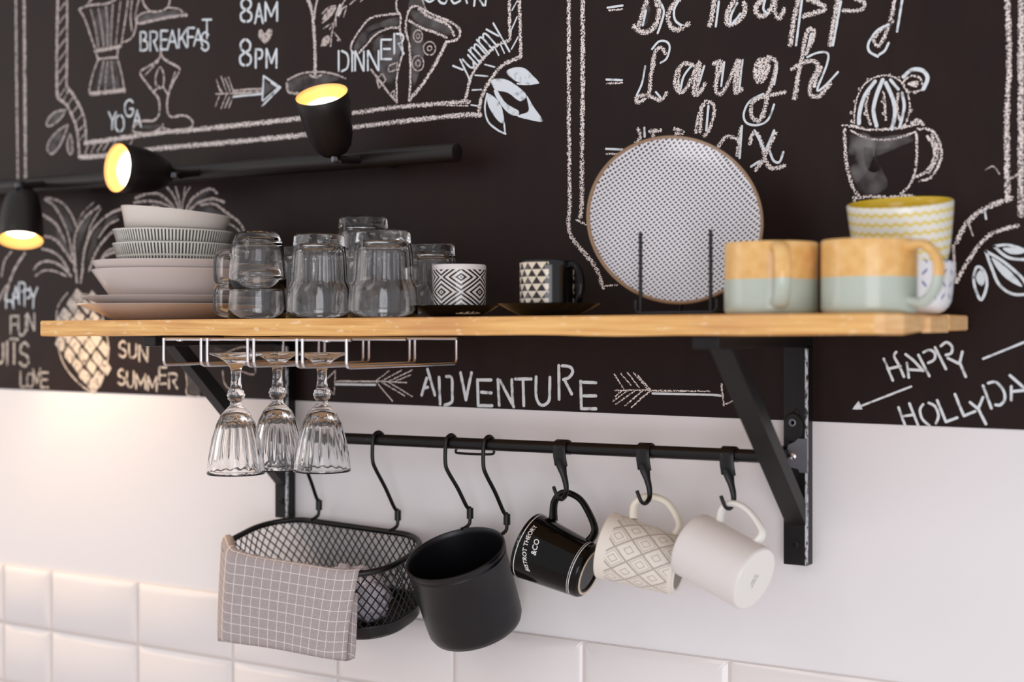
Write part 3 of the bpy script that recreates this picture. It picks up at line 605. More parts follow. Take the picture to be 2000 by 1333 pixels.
for a, b in [((1000, 1105), (1060, 1200)), ((1040, 1100), (1110, 1180)), ((1085, 1095), (1160, 1190)), ((1125, 1095), (1215, 1200)), ((1000, 1210), (1230, 1208)), ((990, 1280), (1080, 1215)), ((1010, 1300), (1130, 1215)), ((1070, 1310), (1180, 1215)), ((1110, 1320), (1225, 1220)), ((1160, 1270), (1240, 1212)), ((1150, 1110), (1240, 1212)), ((1005, 1250), (1050, 1210))]: k.st([a, b], 3.5, 'chalk')
k.st([(1697, 1170), (1712, 1305)], 5, 'chalk'); k.st([(1712, 1305), (1770, 1280)], 4, 'chalk')
k.done('chalk_arrow', 'feathered chalk arrow to the right of ADVENTURE')
k = Sk(400, 400, Z)
k.st([(850, 1150), (1120, 1152)], 4, 'chalk'); k.st([(850, 1170), (1110, 1174)], 4.5, 'pen')
for a, b in [((1112, 1150), (1200, 1082)), ((1150, 1150), (1280, 1080)), ((1195, 1152), (1350, 1078)), ((1112, 1150), (1222, 1280)), ((1150, 1155), (1300, 1245)), ((1200, 1158), (1350, 1250)), ((1120, 1150), (1315, 1160)), ((1240, 1150), (1340, 1110))]: k.st([a, b], 3, 'chalk')
k.st([(850, 1080), (842, 1240), (770, 1160), (850, 1080)], 3, 'chalk', False)
k.done('chalk_arrow', 'feathered chalk arrow to the left of ADVENTURE')
# -- left words
k = Sk()
k.text([('H', 12, 574, 26, 602), ('A', 24, 560, 38, 594), ('P', 37, 552, 49, 586), ('P', 48, 566, 60, 598), ('Y', 58, 562, 73, 602)], 4, 'pen'); k.done('chalk_lettering', 'lettering HAPPY at the far left')
k = Sk(); k.text([('F', 21, 618, 33, 652), ('U', 36, 617, 50, 655), ('N', 53, 613, 67, 645)], 5, 'cream'); k.done('chalk_lettering', 'lettering FUN at the far left')
k = Sk(); k.text([('U', -8, 672, 6, 710), ('I', 8, 668, 20, 712), ('T', 20, 663, 35, 710), ('S', 38, 670, 57, 716)], 6, 'cream'); k.done('chalk_lettering', 'lettering UITS, the end of a word cut by the left edge')
k = Sk(); k.text([('L', 40, 726, 52, 756), ('O', 53, 730, 65, 757), ('V', 64, 720, 79, 750), ('E', 80, 728, 94, 757)], 4, 'cream'); k.done('chalk_lettering', 'lettering LOVE above the white wall')
k = Sk(); k.text([('S', 232, 667, 247, 698), ('U', 252, 672, 266, 699), ('N', 272, 676, 288, 706)], 5, 'cream'); k.done('chalk_lettering', 'lettering SUN beside the left bracket')
k = Sk(); k.text([('S', 230, 722, 245, 752), ('U', 248, 726, 261, 756), ('M', 266, 732, 284, 760), ('M', 289, 736, 306, 764), ('E', 311, 718, 325, 750), ('R', 330, 730, 346, 759)], 5, 'cream'); k.done('chalk_lettering', 'lettering SUMMER beside the left bracket')
# -- pineapples
k = Sk(0, 330, 6.667)
for o, w in (([(940, 1140), (900, 900), (820, 680), (700, 480), (580, 400)], 5), ([(1000, 760), (930, 600), (830, 460), (710, 400), (600, 380)], 5), ([(970, 1333), (965, 1000), (1000, 800), (1120, 620), (1290, 490)], 5), ([(1120, 1000), (1150, 860), (1190, 720), (1310, 520)], 4), ([(1070, 1333), (1100, 1060), (1190, 820), (1330, 660), (1480, 560), (1650, 515), (1850, 550)], 6), ([(1160, 1333), (1250, 1080), (1400, 880), (1520, 790)], 6), ([(1280, 900), (1400, 740), (1540, 660)], 4),
          ([(950, 1220), (850, 1080), (760, 960), (650, 890), (560, 880)], 6), ([(900, 1333), (800, 1170), (680, 1080), (550, 1040)], 5), ([(850, 960), (760, 760), (660, 660), (540, 590)], 5), ([(800, 860), (700, 700), (600, 640)], 4), ([(440, 1310), (520, 1225), (650, 1205), (800, 1270), (930, 1400)], 5), ([(1300, 1200), (1400, 1070), (1540, 1020)], 4), ([(1250, 1260), (1400, 1120), (1560, 1070)], 5), ([(1010, 700), (1090, 560), (1220, 440)], 3), ([(1000, 1480), (980, 1200), (960, 1000)], 5), ([(1050, 1480), (1080, 1300)], 5), ([(870, 1400), (700, 1330), (560, 1330), (460, 1400)], 4), ([(20, 1400), (60, 1200), (150, 1080)], 4), ([(60, 1700), (170, 1350), (320, 1100)], 6), ([(-20, 1720), (40, 1600), (90, 1520)], 5)): k.st(o, w, 'chalksoft')
for o in ([(1000, 800), (1100, 650), (1240, 520), (1120, 780), (1000, 1100)], [(1180, 900), (1400, 650), (1600, 560), (1300, 850), (1150, 1200)], [(640, 640), (820, 900), (940, 1200), (760, 950)], [(700, 450), (860, 560), (960, 780), (900, 800)]): k.fill(o, 'smudge')
k.done('chalk_pineapple', 'leafy crown of the chalk pineapple')
k = Sk()
body = [(132, 572), (113, 600), (110, 640), (114, 680), (126, 714), (150, 745), (178, 765), (196, 752), (208, 715), (212, 680), (205, 640), (196, 605), (180, 580), (160, 575)]
def inside(x, y):
    c = False
    for (x0, y0), (x1, y1) in zip(body, body[1:]+body[:1]):
        if (y0 > y) != (y1 > y) and x < (x1-x0)*(y-y0)/(y1-y0)+x0: c = not c
    return c
for r in range(0, 10):
    for c in range(-3, 4):
        x = 160+c*28+(14 if r % 2 else 0)+r*1.6-7; y = 580+r*19.5+c*3
        if inside(x, y):
            j = lambda: random.uniform(-1.6, 1.6)
            q = [(x-10+j(), y+j()), (x-3+j(), y-16+j()), (x+10+j(), y-1+j()), (x+3+j(), y+16+j())]
            k.fill(q, 'cream', False); k.st(q+[q[0]], 2.4, 'cream', False)
k.st(body[:8], 3, 'cream'); k.st(body[7:], 3, 'cream')
k.done('chalk_pineapple', 'diamond patterned body of the chalk pineapple')
k = Sk(160, 240, 6.667)
for o, w in (([(1290, 1180), (1265, 1000), (1220, 840)], 5), ([(1280, 1190), (1200, 960), (1100, 835)], 5), ([(1305, 1190), (1320, 1000), (1405, 840)], 4), ([(1340, 840), (1330, 930)], 4), ([(1340, 1190), (1420, 1010), (1560, 900), (1680, 860), (1760, 920)], 6), ([(1360, 1190), (1500, 1050), (1700, 990), (1850, 1035)], 6), ([(1550, 1070), (1720, 1060), (1880, 1170), (2050, 1300), (2110, 1410)], 6), ([(1250, 1180), (1130, 1020), (1000, 930), (860, 920), (700, 980)], 6), ([(1230, 1150), (1100, 1070), (900, 1020), (680, 1040)], 5), ([(830, 1140), (930, 1085), (1035, 1115)], 5), ([(1180, 1190), (1100, 1150), (950, 1150)], 5), ([(1850, 1290), (1980, 1350), (2060, 1420)], 4)): k.st(o, w, 'chalksoft')
for o in ([(1400, 1100), (1550, 920), (1680, 880), (1560, 980)], [(1420, 1160), (1600, 1080), (1820, 1180), (1950, 1350), (1700, 1230)], [(1000, 960), (1130, 1060), (1220, 1150), (1080, 1040)]): k.fill(o, 'smudge')
k.ox, k.oy, k.f = 300, 640, 4.444
k.st([(275, 380), (290, 480), (290, 585), (400, 600)], 3, 'cream'); k.st([(600, 380), (610, 470), (650, 530), (700, 540)], 3, 'cream'); k.st([(620, 230), (700, 190), (790, 170), (850, 210), (880, 400), (760, 380)], 3, cs); k.fill([(480, 160), (640, 200), (640, 250), (500, 230)], 'smudge'); k.fill([(290, 390), (400, 500), (400, 590), (300, 580)], 'smudge', False)
k.done('chalk_pineapple', 'second chalk pineapple behind the bowls and bracket')

# ================================================================== SHELF
def ztop(x): return 1.5592+(x+.585)*.0036
XL, XR, FD = -.5875, .5985, .290
sh = thing('shelf_board', 'long natural wooden shelf board mounted across the chalkboard wall', 'shelf', (0, 0, ztop(0)-.0206))
outl = []
outl = [(XL, .002)]
pts = [(XL+.004, .29), (XL, .285), (XL, .004), (XR-.006, .004), (XR, .012), (XR, .092), (XR-.007, .096), (XR-.007, .178), (XR-.001, .184), (XR, .262), (XR-.012, .284), (XR-.020, .29)]
vs = []; zb = ztop(0)-.0206
front = []
nx = 34
# front edge subdivided with a slightly wavy hand-planed lower edge
for i in range(1, nx):
    x = XR-.020+(XL+.004-XR+.020)*i/nx
    front.append((x, .29+.0006*math.sin(i*1.7)))
poly = pts+front
n = len(poly)
bot = []; top = []
for i, (x, d) in enumerate(poly):
    zt = ztop(x)-zb; dz = 0
    if d > .289: dz = .0006*math.sin(x*14)+.0005*math.sin(x*37)
    if x > XR-.01 and d < .2: dz += .0035
    top.append((x, -d, zt)); bot.append((x, -d, zt-.0206+dz))
vs = top+bot
fs = [list(range(n))[::-1], [n+i for i in range(n)]]+[[i, (i+1) % n, n+(i+1) % n, n+i] for i in range(n)]
me = mesh('plank', vs, fs); me.materials.append(M['wood']); me.materials.append(M['endgrain'])
bm = bmesh.new(); bm.from_mesh(me); bmesh.ops.recalc_face_normals(bm, faces=bm.faces)
for f in bm.faces:
    if f.normal.x > .35 or f.normal.x < -.6: f.material_index = 1
ed = [e for e in bm.edges if len(e.link_faces) == 2 and e.calc_face_angle(0) > .9]
bmesh.ops.bevel(bm, geom=ed, offset=.0013, segments=2, affect='EDGES', clamp_overlap=True); bm.to_mesh(me); bm.free()
link('plank', me, None, sh, smooth=False)
c = prism('end_tongue', [(XR-.0075, -.100, .004), (XR-.0075, -.174, .004), (XR-.0075, -.174, .0205), (XR-.0075, -.100, .0205)], (.009, 0, 0), 'endgrain', sh, .001); c['label'] = 'short rounded tongue on the right end of the board'

# brackets
def bracket(x0, x1, label):
    t = thing('shelf_bracket', label, 'bracket', (x1, 0, 1.27), group='black wooden shelf brackets')
    L = lambda x, d, z: (x-x1, -d, z-1.27)
    za = ztop(x1)-.0216
    w = x1-x0
    box('wall_strip', (-w, 0, -.020, -.001, 1.2705-1.27, za-.0135-1.27), 'blackwood', t, .0012)
    box('top_arm', (-w, 0, -.281, -.001, za-.0130-1.27, za-1.27), 'blackwood', t, .0012)
    b = prism('brace', [L(x0+.003, .245, za-.0135), L(x0+.003, .218, za-.0135), L(x0+.003, .0205, 1.345), L(x0+.003, .0205, 1.318)], (w-.0045, 0, 0), 'blackwood', t, .0010)
    e = box('worn_edge', (-.0026, .0004, -.0206, -.0172, 1.2715-1.27, za-.016-1.27), 'worn', t, .0004); e['label'] = 'bare edge with the paint rubbed off'
    for zz in (1.295, 1.45):
        s_ = lathe('screw', [(0, .0), (.0042, .0), (.0046, .0012), (.0026, .0016), (.0020, .0004), (0, .0004)], 18)
        s = link('screw', s_, 'blackmetal', t, smooth=False); s.rotation_euler = (math.pi/2, 0, 0); s.location = (-w*.5, -.0201, zz-1.27)
    return t
bracket(U(537, 1000, .02).x, -.3732, 'black wooden bracket under the left part of the shelf, behind the stemware')
bracket(U(1530, 1000, .02).x, .4167, 'black wooden bracket under the right part of the shelf, with a worn light edge')

# ================================================================== RAIL
RD = .070; RZ = 1.4005
rt = thing('hanging_rail', 'black metal rod running between the brackets with hooks hung on it', 'rail', (0, -RD, RZ))
xa, xb = U(578, 850, RD).x, .392
za_, zb_ = U(680, 858, RD).z-RZ, U(1480, 891.5, RD).z-RZ
tube('rod', [(xa, 0, za_), ((xa+xb)/2, 0, (za_+zb_)/2), (xb, 0, zb_)], .0077, 'blackmetal', rt, seg=20)
for xx, zz in ((xa+.004, za_), (xb-.004, zb_)):
    tube('end_mount', [(xx, 0, zz), (xx, .028, zz), (xx, RD-.0005, zz)], [.0085, .0065, .0105], 'blackmetal', rt, seg=18)
tube('end_cap', [(xa-.006, 0, za_), (xa-.002, 0, za_), (xa+.002, 0, za_)], [.006, .0098, .0098], 'blackmetal', rt, seg=18)
for i, (xm, zm) in enumerate(((.372, .037),)):
    pass
q = thing('mounting_plate', 'black oval mounting plate with a screw on the right bracket strip', 'plate', (U(1549, 826, .022).x, -.0202, U(1549, 826, .022).z))
o = lathe('plate_body', [(0, 0), (.0118, 0), (.0118, .0018), (.0105, .003), (0, .003)], 28); o = link('plate_body', o, 'blackmetal', q, smooth=False); o.rotation_euler = (math.pi/2, 0, 0); o.scale = (1, 1.55, 1); o.location = (0, 0, -.006)
o = lathe('screw', [(0, .003), (.0042, .003), (.0046, .0042), (.0026, .0046), (.0018, .003), (0, .003)], 18); o = link('screw', o, 'zinc', q, smooth=False); o.rotation_euler = (math.pi/2, 0, 0)
q = thing('angle_clip', 'grey metal clip with a round screw behind the right bracket brace', 'clip', (U(1562, 895, .03).x-.0045, -.022, U(1562, 895, .03).z))
o = prism('clip_plate', [(-.016, 0, .0), (-.012, 0, .014), (-.004, 0, .018), (.0, 0, .022), (.0115, 0, .022), (.0115, 0, -.018), (.002, 0, -.018), (0, 0, -.014), (-.010, 0, -.012)], (0, -.0018, 0), 'zinc', q, .0004)
o = lathe('screw', [(0, .0018), (.0038, .0018), (.0042, .003), (.0026, .0042), (0, .0044)], 18); o = link('screw', o, 'chrome', q, smooth=False); o.rotation_euler = (math.pi/2, 0, 0); o.location = (-.006, 0, .001)
# wire bail behind the rod
pb = [U(893, 876, .045), U(890, 882, .045), U(898, 886, .045), U(955, 888, .045), U(965, 884, .045), U(962, 878, .045)]
o = thing('wall_staple', 'slim black wire loop on the wall behind the rod', 'bracket', pb[0])
w = tube('wire', [p-pb[0] for p in [pb[0]+Vector((0, .044, .004))]+spline(pb, 5)+[pb[-1]+Vector((0, .044, .004))]], .0017, 'blackmetal', o, seg=8)

# ================================================================== S-HOOKS
def s_hook(px, py, endx, endy, dend, label):
    """px,py: top of the hook over the rod; endx,endy the collar; then it curls under the rim"""
    t = thing('long_hook', label, 'hook', (U(px, py, RD)), group='long black wire hooks')
    o = t.location
    T = U(px, py, RD); x = T.x; z = U(px, py, RD).z
    zc = za_+(zb_-za_)*(x-xa)/(xb-xa)+RZ
    R = .0105
    c = U(endx, endy, dend)
    P_ = [Vector((x+.002, -RD+R*.85, zc-.002)), Vector((x+.002, -RD+R*.75, zc+R*.6)), Vector((x+.001, -RD, zc+R)), Vector((x, -RD-R*.8, zc+R*.62)), Vector((x-.001, -RD-R, zc-.006)), Vector((x-.001, -RD-R, zc-.026))]
    P_ += [P_[-1].lerp(c, .10)+Vector((0, 0, -.004)), P_[-1].lerp(c, .5), P_[-1].lerp(c, .86), c+Vector((0, 0, .006)), c+Vector((0, 0, -.008))]
    tube('upper_wire', [p-o for p in spline(P_, 6)], .0026, 'blackmetal', t, seg=12)
    tube('collar', [c-o+Vector((0, 0, .007)), c-o+Vector((0, 0, -.007))], .0046, 'blackmetal', t, seg=16)
    e = [c+Vector((0, 0, -.006)), c+Vector((-.0005, -.001, -.014)), c+Vector((-.004, -.006, -.019)), c+Vector((-.007, -.011, -.0205))]
    tube('lower_wire', [p-o for p in spline(e, 5)], .0024, 'blackmetal', t, seg=10)
s_hook(601, 838, 623, 987, .028, 'leftmost long black hook, half hidden by the goblets, holding the basket')
s_hook(738, 843, 777, 1007, .028, 'second long black hook from the left, holding the basket right of the goblets')
s_hook(880, 850, 918, 1003, .045, 'third long black hook from the left, holding the black pot')
s_hook(954, 852, 990, 1015, .040, 'fourth long black hook from the left, at the right rim of the black pot')

# ================================================================== FLAT HOOKS
def flat_hook(dx, dy, label):
    """strap clipped round the rod, tapering tongue, J at the end; reference hook at picture x=1092"""
    d0 = RD+.0095
    b = U(1092+dx, 880+dy, d0)
    t = thing('rail_hook', label, 'hook', b, group='short black strap hooks')
    zc = za_+(zb_-za_)*(b.x-xa)/(xb-xa)+RZ
    R = .0094
    a = [Vector((b.x, -RD+R*math.cos(q), zc+R*math.sin(q))) for q in [math.radians(v) for v in (-60, -20, 20, 55, 90, 125, 160, 180)]]
    s = [a[-1]+Vector((0, 0, 0))]
    low = U(1096+dx, 911+dy, d0)
    path = a+[Vector((b.x+.0005, -d0, low.z+.012)), low]
    tube('strap', [p-b for p in path], [(.0088, .0012)]*len(path), 'blackmetal', t, seg=12, ref=(1, 0, 0)) if 0 else None
    # strap as a band of constant width along x
    vs = []; fs = []; hw = .0088
    for i, p in enumerate(path):
        tt = (path[min(i+1, len(path)-1)]-path[max(i-1, 0)]).normalized(); nn = Vector((1, 0, 0)).cross(tt).normalized()
        for sx, sn in ((-hw, -.0012), (hw, -.0012), (hw, .0012), (-hw, .0012)): vs.append(p-b+Vector((sx, 0, 0))+nn*sn)
        if i:
            k0 = 4*(i-1); k1 = 4*i
            for j in range(4): fs.append([k0+j, k0+(j+1) % 4, k1+(j+1) % 4, k1+j])
    fs += [[0, 1, 2, 3], [4*(len(path)-1)+j for j in (3, 2, 1, 0)]]
    me = mesh('strap', vs, fs); fix(me); bevel(me, .0004, 1); link('strap', me, 'blackmetal', t)
    j = [(1095, 900, d0, 12), (1097, 912, d0+.001, 10.5), (1101, 928, d0+.001, 7), (1105, 945, d0+.001, 6), (1106, 960, d0+.002, 5), (1104, 969, d0+.006, 4.6), (1097, 976, d0+.014, 4.4), (1090, 973, d0+.020, 4.4), (1085, 962, d0+.022, 4.6), (1081, 951, d0+.022, 4.4)]
    pts = [U(x+dx, y+dy, d)-b for x, y, d, w in j]; rr = [(w*.00062, max(.0016, min(.0026, w*.0005))) for *_, w in j]
    sp = spline(pts, 4); r2 = []
    for i in range(len(sp)):
        f = i/4; i0 = min(int(f), len(rr)-1); i1 = min(i0+1, len(rr)-1); u = f-int(f)
        r2.append((rr[i0][0]*(1-u)+rr[i1][0]*u, rr[i0][1]*(1-u)+rr[i1][1]*u))
    tube('tongue', sp, r2, 'blackmetal', t, seg=12)
    return U(1096+dx, 973+dy, d0+.014)
flat_hook(0, 0, 'short black strap hook carrying the black mug')
flat_hook(163, 8, 'short black strap hook carrying the patterned mug')
flat_hook(327, 18, 'short black strap hook carrying the plain grey white mug')

# ================================================================== VESSELS helpers
def mug_profile(R, h, rb=None, t=.0035, fillet=.006, bulge=1.0):
    rb = rb or R
    o = []
    o.append((0, .0018)); o.append((rb-fillet-.004, .0018)); o.append((rb-fillet-.003, 0)); o.append((rb-fillet, 0))
    for i in range(1, 6):
        a = i/5*math.pi/2; o.append((rb-fillet+fillet*math.sin(a), fillet-fillet*math.cos(a)))
    n = 12
    for i in range(1, n+1):
        z = fillet+(h-fillet-.002)*i/n; o.append((rb+(R-rb)*max(0, (z-fillet)/(h-fillet))**bulge, z))
    o += [(R-.0004, h-.0008), (R-.0015, h), (R-t+.001, h-.0003), (R-t, h-.0015)]
    for i in range(1, n+1):
        z = h-.0015-(h-.0015-.009)*i/n; o.append((rb-t+(R-rb)*max(0, (z-fillet)/(h-fillet))**bulge, z))
    o += [(rb-t-.003, .006), (rb-t-.008, .0048), (0, .0045)]
    return o
def handle_path(R, z0, z1, out, n=7, rb=None, skew=0.0):
    """in local xz-plane (x outwards)"""
    rb = rb or R
    m_ = (z0+z1)/2; h = abs(z1-z0)/2
    return [Vector((rb-.002, 0, z0)), Vector((rb+out*.45, 0, z0-(.004 if z1 > z0 else -.004)*.3)), Vector((R+out*.86, 0, m_-(z1-z0)*.28+skew*.8)), Vector((R+out, 0, m_+(z1-z0)*.02+skew)), Vector((R+out*.88, 0, m_+(z1-z0)*.30+skew*.9)), Vector((R+out*.5, 0, z1+(z1-z0)*.01+skew*.45)), Vector((R-.002, 0, z1))]
def cup(name, label, cat, loc, rot, R, h, mat, hmat, hang=0, out=.026, hz=(.2, .85), hr=(.0045, .006), rb=None, group=None, inner=None, skew=0.0, **k):
    t = thing(name, label, cat, loc, rot, group)
    me = lathe('body', mug_profile(R, h, rb, **k), 72)
    if inner:
        me.materials.append(M[mat]); me.materials.append(M[inner])
        for p in me.polygons:
            c = p.center
            if Vector((p.normal.x, p.normal.y)).dot(Vector((c.x, c.y))) < -1e-6 and c.z > .004 and math.hypot(c.x, c.y) < R-.0012: p.material_index = 1
            if p.normal.z > .8 and c.z < .01: p.material_index = 1
    b = link('body', me, mat, t, smooth=False)
    if out:
        pts = spline(handle_path(R, h*hz[0], h*hz[1], out, rb=rb, skew=skew), 5)
        q = [Matrix.Rotation(hang, 3, 'Z') @ p for p in pts]
        ref = Matrix.Rotation(hang, 3, 'Z') @ Vector((0, 1, 0))
        L = len(q); rr = [(hr[0]*(1+.35*(abs(i/(L-1)-.5)*2)**4), hr[1]*(1+.25*(abs(i/(L-1)-.5)*2)**4)) for i in range(L)]
        tube('handle', q, rr, hmat, t, seg=16, ref=tuple(ref))
    return t
Q0 = None
def shelf_pt(px, d, extra=0.0):
    p = U(px, 600, d); p.z = ztop(p.x)+.0002+extra; return p

# ---- plates and bowls at the left
CXp, Dp = 338, .148
c0 = shelf_pt(CXp, Dp, .0004)
def dish(name, prof, label, cat, z, mat, group, tilt=None, off=(0, 0)):
    me = lathe(name, prof, 96, sharp=50); o = link(name, me, mat, None, smooth=False)
    o.location = (c0.x+off[0], c0.y+off[1], c0.z+z)
    if tilt: o.rotation_euler = tilt
    tag(o, label, cat, group); return o
def plate_prof(R, rb, h, t=.004):
    return [(0, .001), (rb-.004, .001), (rb-.002, 0), (rb, .0004), (rb+.006, .0028), (rb+(R-rb)*.5, h*.52), (R-.003, h-.002), (R, h-.0005), (R-.0006, h), (R-.003, h), (rb+(R-rb)*.5, h*.52+t), (rb, t+.002), (rb-.01, t), (0, t)]
pp = plate_prof(.131, .080, .0225)
dish('dinner_plate', pp, 'large grey beige dinner plate at the very bottom of the stack', 'plate', 0, 'stone', 'dinner plates in the left stack')
dish('dinner_plate', plate_prof(.1245, .080, .0225), 'grey beige dinner plate second from the bottom of the stack', 'plate', .0112, 'stone', 'dinner plates in the left stack')
def cone_prof(R, rb, h, t=.004):
    return [(0, .001), (rb-.006, .001), (rb-.004, 0), (rb-.001, .0006), (rb+.002, .003), (R-.001, h-.003), (R, h-.001), (R-.0008, h), (R-t+.001, h-.0002), (R-t, h-.002), (rb, t+.003), (rb-.01, t), (0, t)]
dish('deep_plate', cone_prof(.1115, .080, .047), 'deep grey beige bowl plate standing on the two dinner plates', 'bowl', .0240, 'stone', 'deep plates in the left stack')
dish('deep_plate', cone_prof(.1115, .080, .047), 'deep grey beige bowl plate nested in the other, its rim just above', 'bowl', .0360, 'stone', 'deep plates in the left stack')
bz = .061
dish('patterned_bowl', cone_prof(.0835, .068, .0475), 'lower of two bowls with dark vertical ticks', 'bowl', bz, 'ticks', 'tick patterned bowls')
dish('patterned_bowl', cone_prof(.0835, .068, .0475), 'upper of two bowls with dark vertical ticks', 'bowl', bz+.0190, 'ticks', 'tick patterned bowls', tilt=(0, math.radians(.8), 0))
dish('plain_bowl', cone_prof(.0765, .062, .050), 'plain pale beige bowl on top of the stack, slightly tilted', 'bowl', bz+.0440, 'stone2', None, tilt=(math.radians(-2.5), math.radians(5), 0))

# ---- glasses, upside down
def facet(nf, amt, z0, z1):
    def f(a, z, r):
        if z < z0 or z > z1: return 1
        s = min(1, (z-z0)/.006, (z1-z)/.006); return 1-amt*s*abs(math.sin(a*nf/2))**.7
    return f
def tumbler(px, d, R, h, label, top_in=.78, group='clear glass tumblers', base=0.0, step=.37):
    p = shelf_pt(px, d, base)
    zb = h*step
    o_ = [(R-.0013, 0), (R, .001), (R*.985, zb*.5), (R*.955, zb*.92), (R*.915, zb+.003), (R*.88, zb+.008), (R*(top_in+.055), h*.75), (R*(top_in+.01), h-.010), (R*top_in, h-.003), (R*top_in-.003, h)]
    bt = .011
    i_ = [(0, h-.001), (0, h-.001)]
    prof = [(0, h-.0012), (R*top_in-.006, h-.0012)] + [(R*top_in-.0045, h)] + o_[::-1] + [(R-.0024, .0006), (R*.985-.0026, zb*.5), (R*.955-.0028, zb*.92), (R*.88-.0038, zb+.008), (R*(top_in+.055)-.0040, h*.75), (R*(top_in+.01)-.0036, h-.016), (R*top_in-.0105, h-bt-.002), (R*.3, h-bt), (0, h-bt)]
    pr = []
    for a, b in zip(prof, prof[1:]):                     # extra rings for the flutes
        n = max(1, int(abs(a[1]-b[1])/.008)); pr += [(a[0]+(b[0]-a[0])*i/n, a[1]+(b[1]-a[1])*i/n) for i in range(n)]
    pr.append(prof[-1])
    def mod(a, z, r):
        if z < zb*.96 or z > h-.004 or r < R*.55: return 1
        s = min(1, (z-zb*.96)/.007, (h-.004-z)/.01); return 1-.055*s*abs(math.sin(a*5.5))
    me = lathe('tumbler', pr, 120, mod, sharp=60)
    o = link('tumbler', me, 'glass', None, smooth=False); o.location = p; return tag(o, label, 'glass', group)
tumbler(623, .235, .0405, .1045, 'upturned faceted glass tumbler in front, second glass from the glass mugs')
tumbler(748, .235, .0425, .1050, 'upturned faceted glass tumbler in front, nearest the diamond patterned cup')
tumbler(842, .120, .0385, .0955, 'upturned glass tumbler standing behind the diamond patterned cup')
tumbler(588, .110, .0385, .1000, 'upturned glass tumbler at the back, just right of the glass mugs')
tumbler(709, .110, .0415, .0960, 'upturned glass tumbler at the back carrying another one')
tumbler(709, .110, .0415, .0960, 'topmost upturned tumbler of the back pair, rising above the others', base=.0395)
# glass mugs
def glass_mug(px, d, base, R, h, label, top):
    p = shelf_pt(px, d, base)
    t = thing('glass_mug', label, 'mug', p, None, 'stacked glass mugs')
    prof = [(0, h-.001), (R*top-.012, h-.001), (R*top-.007, h), (R*top-.002, h-.004), (R*top+.0015, h-.012), (R*.90, h*.72), (R*.965, h*.42), (R*.99, h*.2), (R, .0012), (R-.0012, 0), (R-.0026, .0008), (R*.99-.0028, h*.2), (R*.965-.003, h*.42), (R*.90-.0032, h*.72), (R*top-.002, h-.016), (R*top-.010, h-.011), (0, h-.010)]
    link('body', lathe('body', prof, 72, sharp=60), 'glass', t, smooth=False)
    a = math.radians(205)
    hp = [Vector((R*.93, 0, h*.62)), Vector((R+.008, 0, h*.62)), Vector((R+.0145, 0, h*.55)), Vector((R+.0155, 0, h*.36)), Vector((R+.0145, 0, h*.18)), Vector((R+.007, 0, h*.12)), Vector((R*.955, 0, h*.12))]
    q = [Matrix.Rotation(a, 3, 'Z') @ v for v in spline(hp, 5)]
    tube('handle', q, (.0038, .0062) and [(.0058, .0085)]*len(q), 'glass', t, seg=14, ref=tuple(Matrix.Rotation(a, 3, 'Z') @ Vector((0, 1, 0))))
    return t
glass_mug(503, .225, 0, .0378, .0700, 'lower of two stacked upturned glass mugs beside the plates', .80)
glass_mug(503, .225, .0385, .0372, .0740, 'upper of two stacked upturned glass mugs beside the plates', .80)

# ---- espresso cups
def saucer(px, d, R, label, tz=0.0, tilt=None):
    p = shelf_pt(px, d)
    pr = [(0, .001), (R*.5, .001), (R*.52, 0), (R*.56, .0008), (R*.60, .003), (R*.8, .0085), (R-.001, .0142), (R, .0152), (R-.0015, .0158), (R*.8, .0118), (R*.6, .0065), (R*.5, .0042), (0, .0040)]
    o = link('saucer', lathe('saucer', pr, 80), 'blackglaze', None, smooth=False); o.location = p
    return tag(o, label, 'saucer', 'black saucers')
s1 = saucer(889, .155, .0545, 'black saucer under the diamond patterned cup')
s2 = saucer(1072, .205, .0590, 'black saucer under the triangle patterned cup')
p = shelf_pt(897, .160); p.z += .0044
cup('espresso_cup', 'small white cup with concentric black diamonds on a black saucer', 'cup', p, None, .0335, .0610, 'diamonds', 'whiteglaze', hang=math.radians(128), out=.018, rb=.0328, t=.003, fillet=.008, group='espresso cups')
p = shelf_pt(1070, .205); p.z += .0044
cup('espresso_cup', 'small black cup with a panel of cream and black triangles on a black saucer', 'cup', p, Quaternion((0, 0, 1), math.radians(12)), .0325, .0600, 'triangles', 'blackglaze', hang=math.radians(-24), out=.018, hz=(.12, .88), hr=(.0038, .0045), rb=.0322, t=.003, fillet=.005, group='espresso cups')

# ---- the upright plate and its stand
p, v, r, u = view_frame(1319, 427, .150)
nrm = (-v*math.cos(math.radians(19))+u*math.sin(math.radians(19)))
nrm = (Quaternion((0, 0, 1), math.radians(9)) @ nrm)
R = 174*mpp(1319, .150)
pr = [(0, -.004), (R*.55, -.004), (R*.58, -.006), (R*.62, -.004), (R*.85, .0), (R-.002, .0105), (R, .012), (R-.0012, .0132), (R-.004, .012), (R*.86, .005), (R*.6, .0010), (R*.5, 0), (0, 0)]
me = lathe('display_plate', pr, 110, sharp=60); me.materials.append(M['weave']); me.materials.append(material('plate_brown_rim', srgb(150, 120, 92), .4))
for q in me.polygons:
    if q.normal.z < .2 or math.hypot(q.center.x, q.center.y) > R-.0030: q.material_index = 1
me.update()
o = link('display_plate', me, None, None, smooth=False); o.location = p-nrm*.012; o.rotation_mode = 'QUATERNION'; o.rotation_quaternion = quat_axes(nrm, r)
tag(o, 'round white plate with slanted dark dash pattern and brown rim, propped upright', 'plate')
